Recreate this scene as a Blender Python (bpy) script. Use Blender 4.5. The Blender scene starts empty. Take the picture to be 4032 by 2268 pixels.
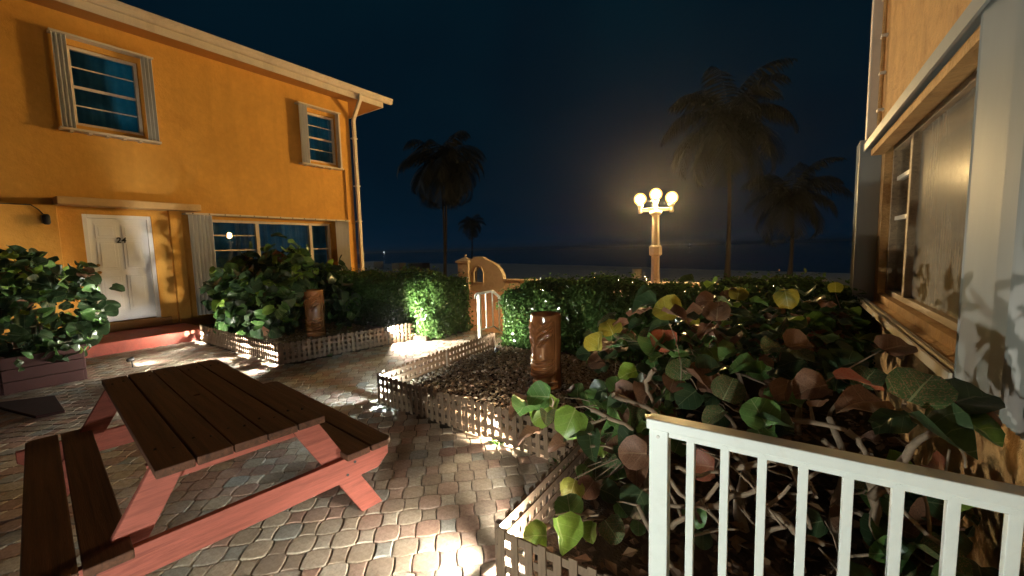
import bpy, bmesh, math, random
from mathutils import Vector, Matrix, Euler
R = math.radians
random.seed(7)
scene = bpy.context.scene
col = scene.collection

# ------------------------------------------------------------------ camera
CAM_H = 1.6
yaw, pitch, roll = R(34.216), R(5.41), R(-1.512)
FPX = 1614.4                                   # focal length in pixels of the 4032 wide photograph
cf = Vector((-math.sin(yaw)*math.cos(pitch), math.cos(yaw)*math.cos(pitch), -math.sin(pitch)))
r0 = Vector((math.cos(yaw), math.sin(yaw), 0)); u0 = r0.cross(cf)
cr = r0*math.cos(roll) + u0*math.sin(roll); cu = u0*math.cos(roll) - r0*math.sin(roll)
CAM = Vector((0, 0, CAM_H))
cd = bpy.data.cameras.new('camera'); cam = bpy.data.objects.new('camera', cd); col.objects.link(cam)
cam.matrix_world = Matrix(((cr.x, cu.x, -cf.x, 0), (cr.y, cu.y, -cf.y, 0), (cr.z, cu.z, -cf.z, CAM_H), (0, 0, 0, 1)))
cd.sensor_fit = 'HORIZONTAL'; cd.angle = 2*math.atan(2016/FPX); cd.clip_start = .05; cd.clip_end = 20000
scene.camera = cam
def ray(x, y): return cf + cr*((x-2016)/FPX) - cu*((y-1134)/FPX)
def at_depth(x, y, D): return CAM + ray(x, y)*D
def at_z(x, y, z=0.0):
    d = ray(x, y); return CAM + d*((z-CAM_H)/d.z)
def at_x(x, y, X):
    d = ray(x, y); return CAM + d*(X/d.x)
def at_y(x, y, Y):
    d = ray(x, y); return CAM + d*(Y/d.y)

# ------------------------------------------------------------------ night sky, exposure
world = bpy.data.worlds.new('World'); scene.world = world; world.use_nodes = True
wn = world.node_tree; wn.nodes.clear()
sky = wn.nodes.new('ShaderNodeTexSky'); sky.sky_type = 'NISHITA'; sky.sun_disc = False
sky.sun_elevation = R(20); sky.sun_rotation = R(-80); sky.ozone_density = 8; sky.air_density = .35; sky.dust_density = 0; sky.altitude = 9000
hs = wn.nodes.new('ShaderNodeMix'); hs.data_type = 'RGBA'; hs.blend_type = 'MULTIPLY'; hs.inputs[0].default_value = 1
hs.inputs[7].default_value = (.30, .98, 1.0, 1)
nz = wn.nodes.new('ShaderNodeTexNoise'); nz.inputs['Scale'].default_value = 2.2; nz.inputs['Detail'].default_value = 4
tcw = wn.nodes.new('ShaderNodeTexCoord'); wn.links.new(tcw.outputs['Generated'], nz.inputs[0])
nr = wn.nodes.new('ShaderNodeValToRGB'); nr.color_ramp.elements[0].position = .35; nr.color_ramp.elements[0].color = (.0006, .0048, .0095, 1); nr.color_ramp.elements[1].position = .7; nr.color_ramp.elements[1].color = (.0008, .0085, .0140, 1)
wn.links.new(nz.outputs['Fac'], nr.inputs[0])
sc = wn.nodes.new('ShaderNodeMix'); sc.data_type = 'RGBA'; sc.blend_type = 'MULTIPLY'; sc.inputs[0].default_value = 1; sc.inputs[7].default_value = (.0016, .0016, .0016, 1)
ad = wn.nodes.new('ShaderNodeMix'); ad.data_type = 'RGBA'; ad.blend_type = 'ADD'; ad.inputs[0].default_value = 1
bg = wn.nodes.new('ShaderNodeBackground'); bg.inputs[1].default_value = 1.0
wo = wn.nodes.new('ShaderNodeOutputWorld')
wn.links.new(sky.outputs[0], hs.inputs[6]); wn.links.new(hs.outputs[2], sc.inputs[6]); wn.links.new(sc.outputs[2], ad.inputs[6]); wn.links.new(nr.outputs[0], ad.inputs[7]); wn.links.new(ad.outputs[2], bg.inputs[0]); wn.links.new(bg.outputs[0], wo.inputs[0])
sl_ = bpy.data.lights.new('beach_fill', 'SUN'); sl_.energy = .25; sl_.color = (.85, .95, 1); sl_.angle = R(.5)      # unseen low light added behind the orange house to brighten the beach
so_ = bpy.data.objects.new('beach_fill', sl_); col.objects.link(so_)
so_.rotation_euler = Vector((math.cos(R(20))*math.sin(R(80)), -math.cos(R(20))*math.cos(R(80))*-1, -math.sin(R(20)))).to_track_quat('-Z', 'Y').to_euler()
vs = scene.view_settings; vs.view_transform = 'Standard'; vs.look = 'None'; vs.exposure = 0; vs.gamma = 1; vs.use_curve_mapping = False
GLOBE_L = 2900.0            # radiance of the street lamp globes
SPOT_W = 14.0               # scale for the garden spotlights

# ------------------------------------------------------------------ materials
MATS = {}
def lin(r, g, b):
    f = lambda c: (c/255/12.92 if c/255 <= .04045 else ((c/255+.055)/1.055)**2.4)
    return (f(r), f(g), f(b), 1)
class NT:
    def __init__(s, name):
        s.m = bpy.data.materials.new(name); s.m.use_nodes = True; s.t = s.m.node_tree; s.n = s.t.nodes
        s.b = s.n['Principled BSDF']; s.o = s.n['Material Output']
    def node(s, k, **kw):
        x = s.n.new(k)
        for a, v in kw.items(): setattr(x, a, v)
        return x
    def link(s, a, b): s.t.links.new(a, b)
    def noise(s, scale, detail=4, rough=.55, coord='Object', stretch=(1, 1, 1), dist=0):
        tc = s.node('ShaderNodeTexCoord'); mp = s.node('ShaderNodeMapping'); mp.inputs['Scale'].default_value = stretch
        nz = s.node('ShaderNodeTexNoise'); nz.inputs['Scale'].default_value = scale; nz.inputs['Detail'].default_value = detail
        nz.inputs['Roughness'].default_value = rough; nz.inputs['Distortion'].default_value = dist
        s.link(tc.outputs[coord], mp.inputs[0]); s.link(mp.outputs[0], nz.inputs[0]); return nz.outputs['Fac']
    def ramp(s, fac, stops, interp='LINEAR'):
        r = s.node('ShaderNodeValToRGB'); r.color_ramp.interpolation = interp
        e = r.color_ramp.elements
        while len(e) < len(stops): e.new(.5)
        for el, (p, c) in zip(e, stops): el.position = p; el.color = c if len(c) == 4 else (*c, 1)
        s.link(fac, r.inputs[0]); return r.outputs[0]
    def mix(s, fac, a, b, mode='MIX'):
        m = s.node('ShaderNodeMix', data_type='RGBA', blend_type=mode)
        for i, v in ((0, fac), (6, a), (7, b)):
            if hasattr(v, 'is_linked'): s.link(v, m.inputs[i])
            else: m.inputs[i].default_value = v if i == 0 else (v if len(v) == 4 else (*v, 1))
        return m.outputs[2]
    def math(s, op, a, b=None, c=None):
        m = s.node('ShaderNodeMath', operation=op)
        for i, v in enumerate((a, b, c)):
            if v is None: continue
            if hasattr(v, 'is_linked'): s.link(v, m.inputs[i])
            else: m.inputs[i].default_value = v
        return m.outputs[0]
    def bump(s, h, strength=.3, dist=.01):
        b = s.node('ShaderNodeBump'); b.inputs['Strength'].default_value = strength; b.inputs['Distance'].default_value = dist
        s.link(h, b.inputs['Height']); s.link(b.outputs[0], s.b.inputs['Normal'])
    def base(s, c):
        if hasattr(c, 'is_linked'): s.link(c, s.b.inputs['Base Color'])
        else: s.b.inputs['Base Color'].default_value = c if len(c) == 4 else (*c, 1)
    def rough(s, v):
        if hasattr(v, 'is_linked'): s.link(v, s.b.inputs['Roughness'])
        else: s.b.inputs['Roughness'].default_value = v
def surf(name, c, var=.25, rough=.6, nscale=3, bscale=60, bstr=.25, bdist=.004, stretch=(1, 1, 1), spec=.4, dirt=None, metal=0, coat=0, streak=0):
    k = NT(name)
    n = k.noise(nscale, 5, .6, stretch=stretch); n2 = k.noise(nscale*7, 4, .6, stretch=stretch)
    f = k.math('MULTIPLY_ADD', n2, .4, k.math('MULTIPLY', n, .6))
    d = tuple(x*(1-var) for x in c[:3]); l = tuple(min(1, x*(1+var)) for x in c[:3])
    cc = k.ramp(f, [(.3, d), (.7, l)])
    if dirt:
        df = k.ramp(k.noise(nscale*.6, 6, .7, stretch=stretch, dist=1.5), [(.5, (0, 0, 0)), (.68, (1, 1, 1))])
        fm = k.math('MULTIPLY', df, dirt[1]); cc = k.mix(fm, cc, dirt[0])
    if streak:
        sf = k.ramp(k.noise(1.0, 5, .65, stretch=(3.2, 3.2, .22)), [(.50, (0, 0, 0)), (.72, (1, 1, 1))]); cc = k.mix(k.math('MULTIPLY', sf, streak), cc, tuple(x*.5 for x in c[:3]))
    k.base(cc); k.rough(k.math('MULTIPLY_ADD', n2, .25, rough-.12)); k.b.inputs['Specular IOR Level'].default_value = spec
    k.b.inputs['Metallic'].default_value = metal; k.b.inputs['Coat Weight'].default_value = coat
    if bstr: k.bump(k.noise(bscale, 6, .65, stretch=stretch), bstr, bdist)
    return k.m
M = {}
M['stucco'] = surf('orange_stucco', (.62, .32, .065), .14, .85, 1.2, 11, .4, .03, dirt=((.50, .24, .045), .5), spec=.2, streak=.22)
M['stucco_rough'] = surf('rough_orange_stucco', (.52, .29, .10), .22, .8, 4, 26, .9, .03, dirt=((.30, .14, .04), .6), spec=.3)
M['canopy'] = surf('pale_orange_paint', (.62, .40, .17), .10, .8, 2, 30, .3, .008, dirt=((.45, .27, .11), .4))
M['shutter_near'] = surf('dimmed_white_shutter', (.25, .25, .22), .08, .45, 2, 20, .1, .003, stretch=(1, 1, .15), dirt=((.22, .22, .19), .5))  # copy of the white shutter; weaker light put into its darker colour
M['trim'] = surf('cream_trim_paint', (.62, .53, .40), .08, .55, 2, 30, .1, .003, dirt=((.42, .36, .27), .4), streak=.35)
M['shutter'] = surf('white_aluminium_shutter', (.68, .66, .60), .08, .45, 2, 20, .1, .003, stretch=(1, 1, .15), dirt=((.4, .38, .33), .5))
M['white_door'] = surf('white_door_paint', (.80, .79, .76), .05, .5, 2, 40, .08, .002)
M['white_metal'] = surf('white_painted_metal', (.72, .75, .70), .06, .42, 3, 70, .22, .003, dirt=((.5, .48, .42), .35), coat=.15)
M['black'] = surf('black_metal', (.012, .012, .012), .2, .5, 5, 50, .1)
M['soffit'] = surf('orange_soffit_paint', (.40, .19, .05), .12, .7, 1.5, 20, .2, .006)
M['roof'] = surf('grey_roof', (.25, .22, .20), .2, .8, 3, 20, .4)
M['curb'] = surf('red_painted_concrete', (.36, .075, .045), .25, .65, 4, 40, .5, .008, dirt=((.12, .05, .04), .6))
M['wood_red'] = surf('red_stained_wood', (.255, .070, .047), .32, .7, 5, 60, .55, .005, stretch=(3, .5, 7), dirt=((.13, .035, .022), .75), spec=.25)
M['wood_dark'] = surf('dark_weathered_plank', (.085, .036, .019), .5, .7, 4, 50, .7, .005, stretch=(.3, 8, 8), dirt=((.034, .016, .010), .8), spec=.2)
M['lattice'] = surf('weathered_lattice_wood', (.155, .102, .062), .35, .75, 12, 90, .5, .003, stretch=(6, 6, .6), dirt=((.09, .06, .04), .6))
M['soil'] = surf('dark_soil', (.055, .034, .020), .45, .95, 9, 70, 1, .03, dirt=((.11, .06, .03), .6))
M['joint'] = surf('joint_sand', (.060, .045, .032), .3, .95, 10, 90, .5, .01)
M['bark'] = surf('pale_branch_bark', (.23, .165, .11), .3, .8, 14, 70, .5, .005, dirt=((.17, .12, .075), .6))
M['stem_dark'] = surf('brown_stem', (.10, .075, .045), .3, .85, 14, 70, .4, .005)
M['palm_bark'] = surf('palm_bark', (.04, .03, .022), .35, .9, 4, 20, .6, .02, stretch=(1, 1, 5))
M['broadwalk'] = surf('salmon_broadwalk', (.40, .20, .115), .22, .8, 2, 14, .3, .01, dirt=((.28, .15, .1), .4))
M['coral'] = surf('coral_concrete', (.46, .38, .27), .15, .8, 3, 25, .4, .012, dirt=((.34, .25, .16), .6))
M['cream'] = surf('cream_lamp_post', (.62, .58, .48), .12, .7, 3, 25, .3, .01, dirt=((.45, .42, .34), .5))
M['frame_brown'] = surf('weathered_brown_frame', (.30, .20, .105), .3, .7, 5, 40, .5, .006, stretch=(5, .6, 5), dirt=((.13, .08, .045), .7))
M['sand'] = surf('beach_sand', (.28, .30, .31), .2, .95, .5, 6, .6, .06)
M['stake'] = surf('black_plastic', (.02, .02, .02), .2, .4, 5, 50, .1)
M['hut'] = surf('white_hut_paint', (.6, .62, .62), .1, .6, 2)
M['dark_box'] = surf('dark_brown_crate', (.05, .035, .03), .2, .7, 2)
M['pot'] = surf('dark_terracotta', (.020, .010, .008), .3, .85, 4, 30, .3)
M['tile_red'] = surf('red_slab', (.045, .014, .011), .25, .85, 4, 40, .4)
M['brass'] = surf('brass_knob', (.45, .28, .08), .1, .3, 4, 40, 0, metal=1)

def sea_mat():
    k = NT('dark_sea'); k.base((.004, .010, .016)); k.rough(.12); k.bump(k.noise(.35, 6, .6, stretch=(.4, 1, 1)), .15, .3); return k.m
M['sea'] = sea_mat()
def paver_mat():
    k = NT('concrete_paver')
    g = k.node('ShaderNodeNewGeometry'); o = k.node('ShaderNodeObjectInfo')
    rnd = k.math('FRACT', k.math('ADD', k.math('MULTIPLY', g.outputs['Random Per Island'], 3.77), k.math('MULTIPLY', o.outputs['Random'], 7.31)))
    c = k.ramp(rnd, [(0, (.28, .235, .185)), (.16, (.34, .295, .235)), (.34, (.29, .20, .16)), (.5, (.36, .325, .27)), (.62, (.24, .195, .155)), (.72, (.32, .24, .195)), (.86, (.255, .255, .235)), (.95, (.31, .28, .24))], 'CONSTANT')
    gn = k.noise(38, 6, .75); big = k.noise(1.1, 3, .5)
    c = k.mix(.75, c, k.ramp(gn, [(.25, (.38, .35, .32)), (.6, (1, 1, 1))]), 'MULTIPLY')
    c = k.mix(1, c, k.ramp(big, [(.3, (1.35, 1.25, 1.1)), (.7, (1.75, 1.72, 1.68))]), 'MULTIPLY')
    st = k.ramp(k.noise(9, 5, .7, dist=1), [(.55, (0, 0, 0)), (.75, (1, 1, 1))])
    c = k.mix(k.math('MULTIPLY', st, .45), c, (.10, .08, .06))
    k.base(c); k.rough(.9); k.b.inputs['Specular IOR Level'].default_value = .15
    k.bump(k.math('MULTIPLY_ADD', k.noise(230, 3, .7), .5, gn), .6, .006); return k.m
M['paver'] = paver_mat()
def gravel_mat():
    k = NT('mixed_gravel'); g = k.node('ShaderNodeNewGeometry')
    c = k.ramp(g.outputs['Random Per Island'], [(0, (.15, .095, .055)), (.2, (.29, .20, .12)), (.45, (.42, .31, .19)), (.62, (.11, .075, .05)), (.75, (.52, .43, .32)), (.9, (.32, .18, .10)), (1, (.60, .54, .45))])
    k.base(k.mix(.6, c, k.ramp(k.noise(60, 4), [(.3, (.5, .5, .5)), (.65, (1, 1, 1))]), 'MULTIPLY')); k.rough(.55); k.bump(k.noise(120, 4), .4, .004); return k.m
M['gravel'] = gravel_mat()
def litter_mat():
    k = NT('dry_leaf_litter'); g = k.node('ShaderNodeNewGeometry')
    k.base(k.ramp(g.outputs['Random Per Island'], [(0, (.05, .028, .015)), (.4, (.12, .06, .03)), (.7, (.20, .11, .05)), (1, (.09, .05, .03))])); k.rough(.7); return k.m
M['litter'] = litter_mat()
def leaf_mat(name, c, c2, vein, rough=.38, trans=.25, spots=None):
    k = NT(name)
    uv = k.node('ShaderNodeUVMap'); sp = k.node('ShaderNodeSeparateXYZ'); k.link(uv.outputs[0], sp.inputs[0])
    x = k.math('MULTIPLY_ADD', sp.outputs[0], 2, -1); y = k.math('ABSOLUTE', k.math('MULTIPLY_ADD', sp.outputs[1], 2, -1))
    mid = k.math('LESS_THAN', y, k.math('MULTIPLY_ADD', x, -.016, .030))
    s = k.math('FRACT', k.math('MULTIPLY_ADD', k.math('ADD', x, k.math('MULTIPLY', y, -.75)), 1.9, .35))
    side = k.math('LESS_THAN', k.math('ABSOLUTE', k.math('SUBTRACT', s, .5)), k.math('MULTIPLY_ADD', y, -.020, .034))
    v = k.math('MAXIMUM', mid, k.math('MULTIPLY', side, .55))
    o = k.node('ShaderNodeObjectInfo'); g = k.node('ShaderNodeNewGeometry')
    rnd = k.math('FRACT', k.math('ADD', k.math('MULTIPLY', g.outputs['Random Per Island'], 3.1), k.math('MULTIPLY', o.outputs['Random'], 5.7)))
    cc = k.mix(rnd, c, c2)
    cc = k.mix(.6, cc, k.ramp(k.noise(9, 4, .6), [(.3, (.55, .55, .55)), (.7, (1, 1, 1))]), 'MULTIPLY')
    if spots:
        sf = k.ramp(k.noise(15, 4, .6, dist=.6), [(.52, (0, 0, 0)), (.62, (1, 1, 1))]); cc = k.mix(k.math('MULTIPLY', sf, .85), cc, spots)
    cc = k.mix(k.math('MULTIPLY', v, .75), cc, vein)
    k.base(cc); k.rough(rough); k.b.inputs['Specular IOR Level'].default_value = .5
    tb = k.node('ShaderNodeBsdfTranslucent'); k.link(cc, tb.inputs[0]); mx = k.node('ShaderNodeMixShader'); mx.inputs[0].default_value = trans
    k.link(k.b.outputs[0], mx.inputs[1]); k.link(tb.outputs[0], mx.inputs[2]); k.link(mx.outputs[0], k.o.inputs[0])
    k.bump(k.math('MULTIPLY_ADD', k.noise(25, 3), .4, k.math('MULTIPLY', v, -1.0)), .35, .004); return k.m
LV = (.33, .38, .20)
M['leaf_g'] = leaf_mat('green_sea_grape_leaf', (.085, .195, .050), (.135, .25, .066), LV, .32)
M['leaf_d'] = leaf_mat('dark_sea_grape_leaf', (.026, .058, .024), (.050, .085, .034), (.16, .18, .10), .32)
M['leaf_y'] = leaf_mat('yellow_sea_grape_leaf', (.30, .33, .05), (.36, .30, .04), (.5, .5, .2), .45, .35)
M['leaf_l'] = leaf_mat('lime_sea_grape_leaf', (.21, .37, .055), (.27, .41, .07), (.42, .5, .2), .35, .35)
M['leaf_b'] = leaf_mat('brown_sea_grape_leaf', (.17, .085, .045), (.25, .12, .07), (.33, .22, .13), .55, .2, (.09, .05, .025))
M['leaf_r'] = leaf_mat('red_sea_grape_leaf', (.42, .07, .035), (.34, .10, .05), (.5, .25, .15), .5, .3, (.30, .16, .06))
M['leaf_p'] = leaf_mat('blotched_sea_grape_leaf', (.055, .12, .035), (.09, .13, .05), LV, .42, .25, (.33, .17, .10))
def hedge_mat(name, a, b, rough=.15):
    k = NT(name); g = k.node('ShaderNodeNewGeometry')
    k.base(k.mix(g.outputs['Random Per Island'], a, b)); k.rough(rough); k.b.inputs['Specular IOR Level'].default_value = .6
    tb = k.node('ShaderNodeBsdfTranslucent'); tb.inputs[0].default_value = (*[x*1.2 for x in b], 1); mx = k.node('ShaderNodeMixShader'); mx.inputs[0].default_value = .2
    k.link(k.b.outputs[0], mx.inputs[1]); k.link(tb.outputs[0], mx.inputs[2]); k.link(mx.outputs[0], k.o.inputs[0]); return k.m
M['hedge'] = hedge_mat('hedge_leaf', (.028, .070, .018), (.070, .135, .032))
M['palm_leaf'] = hedge_mat('palm_frond', (.006, .008, .004), (.014, .014, .007), .7)
def glaze_mat():
    k = NT('brown_ceramic_glaze')
    k.base(k.ramp(k.noise(5, 5, .6, stretch=(1, 1, .5)), [(.25, (.16, .058, .020)), (.55, (.32, .125, .042)), (.8, (.44, .19, .07))])); k.rough(.16)
    k.b.inputs['Coat Weight'].default_value = .6; k.b.inputs['Coat Roughness'].default_value = .08; k.bump(k.noise(14, 4), .18, .008); return k.m
M['glaze'] = glaze_mat()
def glass_mat(name, tint, rough, dust=None, gain=1.4):
    k = NT(name); tr = k.node('ShaderNodeBsdfTransparent'); tr.inputs[0].default_value = tint
    gl = k.node('ShaderNodeBsdfGlossy'); gl.inputs['Roughness'].default_value = rough
    lw = k.node('ShaderNodeFresnel'); lw.inputs[0].default_value = 1.5
    mx = k.node('ShaderNodeMixShader'); k.link(k.math('MULTIPLY_ADD', lw.outputs[0], gain, .03), mx.inputs[0]); k.link(tr.outputs[0], mx.inputs[1]); k.link(gl.outputs[0], mx.inputs[2])
    out = mx.outputs[0]
    if dust:
        df = k.node('ShaderNodeBsdfDiffuse'); df.inputs[0].default_value = (*dust[0], 1)
        m2 = k.node('ShaderNodeMixShader'); a = k.noise(5, 6, .7, stretch=(1, 6, .5), dist=.5); b = k.noise(1.6, 3, .5)
        k.link(k.ramp(k.math('MULTIPLY_ADD', b, .5, k.math('MULTIPLY', a, .5)), [(.28, (dust[1],)*3), (.62, (dust[2],)*3)]), m2.inputs[0])
        k.link(out, m2.inputs[1]); k.link(df.outputs[0], m2.inputs[2]); out = m2.outputs[0]
    k.link(out, k.o.inputs[0]); return k.m
M['glass'] = glass_mat('window_glass', (.85, .92, .95, 1), .004)
M['glass_dusty'] = glass_mat('salt_dusted_glass', (.8, .8, .8, 1), .12, ((.42, .35, .24), .08, .50), .7)
def curtain_mat(name, c, em):
    k = NT(name); k.base(k.ramp(k.noise(2.5, 4, .6), [(.3, tuple(x*.45 for x in c)), (.7, c)])); k.rough(.9)
    if em:
        k.b.inputs['Emission Color'].default_value = (*em[0], 1)  # cloth gives off its own patchy glow, standing in for light in the room
        k.link(k.math('MULTIPLY', k.ramp(k.noise(.9, 3, .5, stretch=(1, 1.2, .6)), [(.45, (.06, .06, .06)), (.60, (1, 1, 1))]), em[1]), k.b.inputs['Emission Strength'])
    return k.m
M['curtain'] = curtain_mat('glowing_teal_curtain', (.08, .22, .27), ((.02, .45, .70), .06))
M['curtain2'] = curtain_mat('glowing_pale_curtain', (.30, .36, .38), ((.03, .35, .60), .05))
M['dark_room'] = curtain_mat('dark_interior', (.02, .02, .022), None)
def emit(name, c, s):
    k = NT(name); e = k.node('ShaderNodeEmission'); e.inputs[0].default_value = (*c, 1); e.inputs[1].default_value = s; k.link(e.outputs[0], k.o.inputs[0]); return k.m
M['globe'] = emit('lit_globe', (1, .66, .26), GLOBE_L)
def shell_mat():
    k = NT('frosted_globe'); tr = k.node('ShaderNodeBsdfTransparent'); e = k.node('ShaderNodeEmission'); e.inputs[0].default_value = (1, .50, .11, 1); e.inputs[1].default_value = 9.0
    mx = k.node('ShaderNodeMixShader'); mx.inputs[0].default_value = .3; k.link(tr.outputs[0], mx.inputs[1]); k.link(e.outputs[0], mx.inputs[2]); k.link(mx.outputs[0], k.o.inputs[0]); return k.m
M['shell'] = shell_mat()
M['boat_light'] = emit('boat_light', (.8, .95, 1), 25)

# ------------------------------------------------------------------ object helpers
ORIG = {}
def tag(o, label=None, cat=None, group=None, kind=None):
    for k, v in (('label', label), ('category', cat), ('group', group), ('kind', kind)):
        if v: o[k] = v
    return o
def thing(name, loc, label, cat, group=None):
    o = bpy.data.objects.new(name, None); col.objects.link(o); o.location = loc; o.empty_display_size = .1
    ORIG[o] = Vector(loc); tag(o, label, cat, group); return o
def root_of(p): return ORIG.get(p, Vector((0, 0, 0)))
class MB:
    def __init__(s): s.v = []; s.f = []; s.uv = {}
    def add(s, vs, fs):
        k = len(s.v); s.v += [tuple(v) for v in vs]; s.f += [tuple(i+k for i in f) for f in fs]; return s
    def box(s, lo, hi, M_=None):
        x0, y0, z0 = lo; x1, y1, z1 = hi
        v = [Vector(p) for p in ((x0, y0, z0), (x1, y0, z0), (x1, y1, z0), (x0, y1, z0), (x0, y0, z1), (x1, y0, z1), (x1, y1, z1), (x0, y1, z1))]
        if M_ is not None: v = [M_ @ p for p in v]
        return s.add(v, [(3, 2, 1, 0), (4, 5, 6, 7), (0, 1, 5, 4), (1, 2, 6, 5), (2, 3, 7, 6), (3, 0, 4, 7)])
    def beam(s, a, b, w, h, up=(0, 0, 1)):
        a = Vector(a); b = Vector(b); d = (b-a); L = d.length; d.normalize(); up = Vector(up); sd = up.cross(d)
        if sd.length < 1e-5: sd = Vector((1, 0, 0)).cross(d)
        sd.normalize(); up = d.cross(sd)
        m = Matrix(((d.x, sd.x, up.x, a.x), (d.y, sd.y, up.y, a.y), (d.z, sd.z, up.z, a.z), (0, 0, 0, 1)))
        return s.box((0, -w/2, -h/2), (L, w/2, h/2), m)
    def tube(s, pts, rad, n=8, cap=True):
        pts = [Vector(p) for p in pts]; k = len(s.v)
        if not hasattr(rad, '__len__'): rad = [rad]*len(pts)
        ref = Vector((0, 0, 1)); 
        for i, p in enumerate(pts):
            d = (pts[min(i+1, len(pts)-1)]-pts[max(i-1, 0)]).normalized()
            if abs(d.dot(ref)) > .95: ref = Vector((1, .2, 0)).normalized()
            a = d.cross(ref).normalized(); b = d.cross(a); ref = b.cross(d) if abs(d.dot(b)) > .5 else ref
            for j in range(n):
                t = 2*math.pi*j/n; s.v.append(tuple(p+(a*math.cos(t)+b*math.sin(t))*rad[i]))
        for i in range(len(pts)-1):
            for j in range(n):
                q = (j+1) % n; s.f.append((k+i*n+j, k+i*n+q, k+(i+1)*n+q, k+(i+1)*n+j))
        if cap:
            s.f.append(tuple(k+j for j in range(n))); e = k+(len(pts)-1)*n; s.f.append(tuple(e+j for j in reversed(range(n))))
        return s
    def lathe(s, c, prof, n=24):
        k = len(s.v); c = Vector(c)
        for r, z in prof:
            for j in range(n):
                t = 2*math.pi*j/n; s.v.append((c.x+r*math.cos(t), c.y+r*math.sin(t), c.z+z))
        for i in range(len(prof)-1):
            for j in range(n):
                q = (j+1) % n; s.f.append((k+i*n+j, k+i*n+q, k+(i+1)*n+q, k+(i+1)*n+j))
        s.f.append(tuple(k+j for j in reversed(range(n)))); e = k+(len(prof)-1)*n; s.f.append(tuple(e+j for j in range(n)))
        return s
    def prism(s, poly, f0, f1):
        n = len(poly); a = [f0(*p) for p in poly]; b = [f1(*p) for p in poly]
        return s.add(a+b, [tuple(reversed(range(n))), tuple(range(n, 2*n))]+[(i, (i+1) % n, n+(i+1) % n, n+i) for i in range(n)])
    def mesh(s, name, mat, off=Vector((0, 0, 0)), smooth=False):
        me = bpy.data.meshes.new(name)
        me.from_pydata([(v[0]-off[0], v[1]-off[1], v[2]-off[2]) for v in s.v], [], s.f); me.update()
        if smooth: me.shade_smooth()
        if mat: me.materials.append(mat)
        return me
    def build(s, name, mat, parent=None, smooth=False, bevel=0, kind=None, fix=False):
        off = root_of(parent) if parent else Vector((0, 0, 0))
        me = s.mesh(name, mat, off, smooth)
        if fix:
            bm = bmesh.new(); bm.from_mesh(me); bmesh.ops.recalc_face_normals(bm, faces=bm.faces); bm.to_mesh(me); bm.free()
        o = bpy.data.objects.new(name, me); col.objects.link(o)
        if parent: o.parent = parent; ORIG[o] = off
        if bevel:
            b = o.modifiers.new('bevel', 'BEVEL'); b.width = bevel; b.segments = 2; b.limit_method = 'ANGLE'; b.angle_limit = R(40)
        if kind: o['kind'] = kind
        return o
def inst(name, me, parent, loc, rot=None, scale=None, mat=None):
    o = bpy.data.objects.new(name, me); col.objects.link(o); o.parent = parent
    o.location = Vector(loc)-root_of(parent); ORIG[o] = root_of(parent)
    if rot is not None:
        if isinstance(rot, Matrix): o.rotation_euler = rot.to_euler()
        else: o.rotation_euler = rot
    if scale: o.scale = (scale,)*3 if not hasattr(scale, '__len__') else scale
    if mat: o.material_slots[0].link = 'OBJECT'; o.material_slots[0].material = mat
    return o
def spot_light(name, loc, aim, w, c, parent, cone=150, rad=.02):
    l = bpy.data.lights.new(name, 'SPOT' if cone < 359 else 'POINT'); l.energy = w*SPOT_W; l.color = c; l.shadow_soft_size = rad
    if cone < 359: l.spot_size = R(cone); l.spot_blend = .7
    o = bpy.data.objects.new(name, l); col.objects.link(o); o.parent = parent; o.location = Vector(loc)-root_of(parent)
    o.rotation_euler = Vector(aim).to_track_quat('-Z', 'Y').to_euler(); return o

# ------------------------------------------------------------------ ground, broadwalk, beach, sea
BW = -.7                                               # level of the broadwalk beyond the steps
STEP_Y = 6.35
def sheet(name, x0, x1, y0, y1, z, mat, n=1, fz=None):
    m = MB(); nx = ny = n
    for j in range(ny+1):
        for i in range(nx+1):
            x = x0+(x1-x0)*i/nx; y = y0+(y1-y0)*j/ny; m.v.append((x, y, z+(fz(x, y) if fz else 0)))
    for j in range(ny):
        for i in range(nx): a = j*(nx+1)+i; m.f.append((a, a+1, a+nx+2, a+nx+1))
    return tag(m.build(name, mat), kind='structure')
m = MB(); m.box((-40, -25, -1.2), (25, STEP_Y, -.024)); ground = tag(m.build('courtyard_ground', M['joint']), kind='structure')
broad = sheet('broadwalk', -60, 60, STEP_Y, 18.6, BW, M['broadwalk'])
m = MB()
for i in range(3):
    m.box((-5.3, STEP_Y+.002+i*.3, -.175*(i+1)-.5), (-3.7, STEP_Y+.3+i*.3, -.175*(i+1)))
steps = tag(m.build('broadwalk_steps', M['broadwalk'], bevel=.01), kind='structure')
sand = sheet('beach', -260, 160, 18.6, 100, BW-1.0, M['sand'], 100, lambda x, y: -max(0, y-max(38, min(75, 48-.45*x)))*.03+.06*math.sin(x*.9+y*.5)*math.sin(y*.8-x*.3)*min(1, (y-18.6)/3))
sea = sheet('sea', -9000, 9000, 45, 12000, BW-1.4, M['sea'])
m = MB(); m.box((-9000, -9000, -6), (9000, 98, -4)); tag(m.build('terrain', M['sand']), kind='structure')

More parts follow.
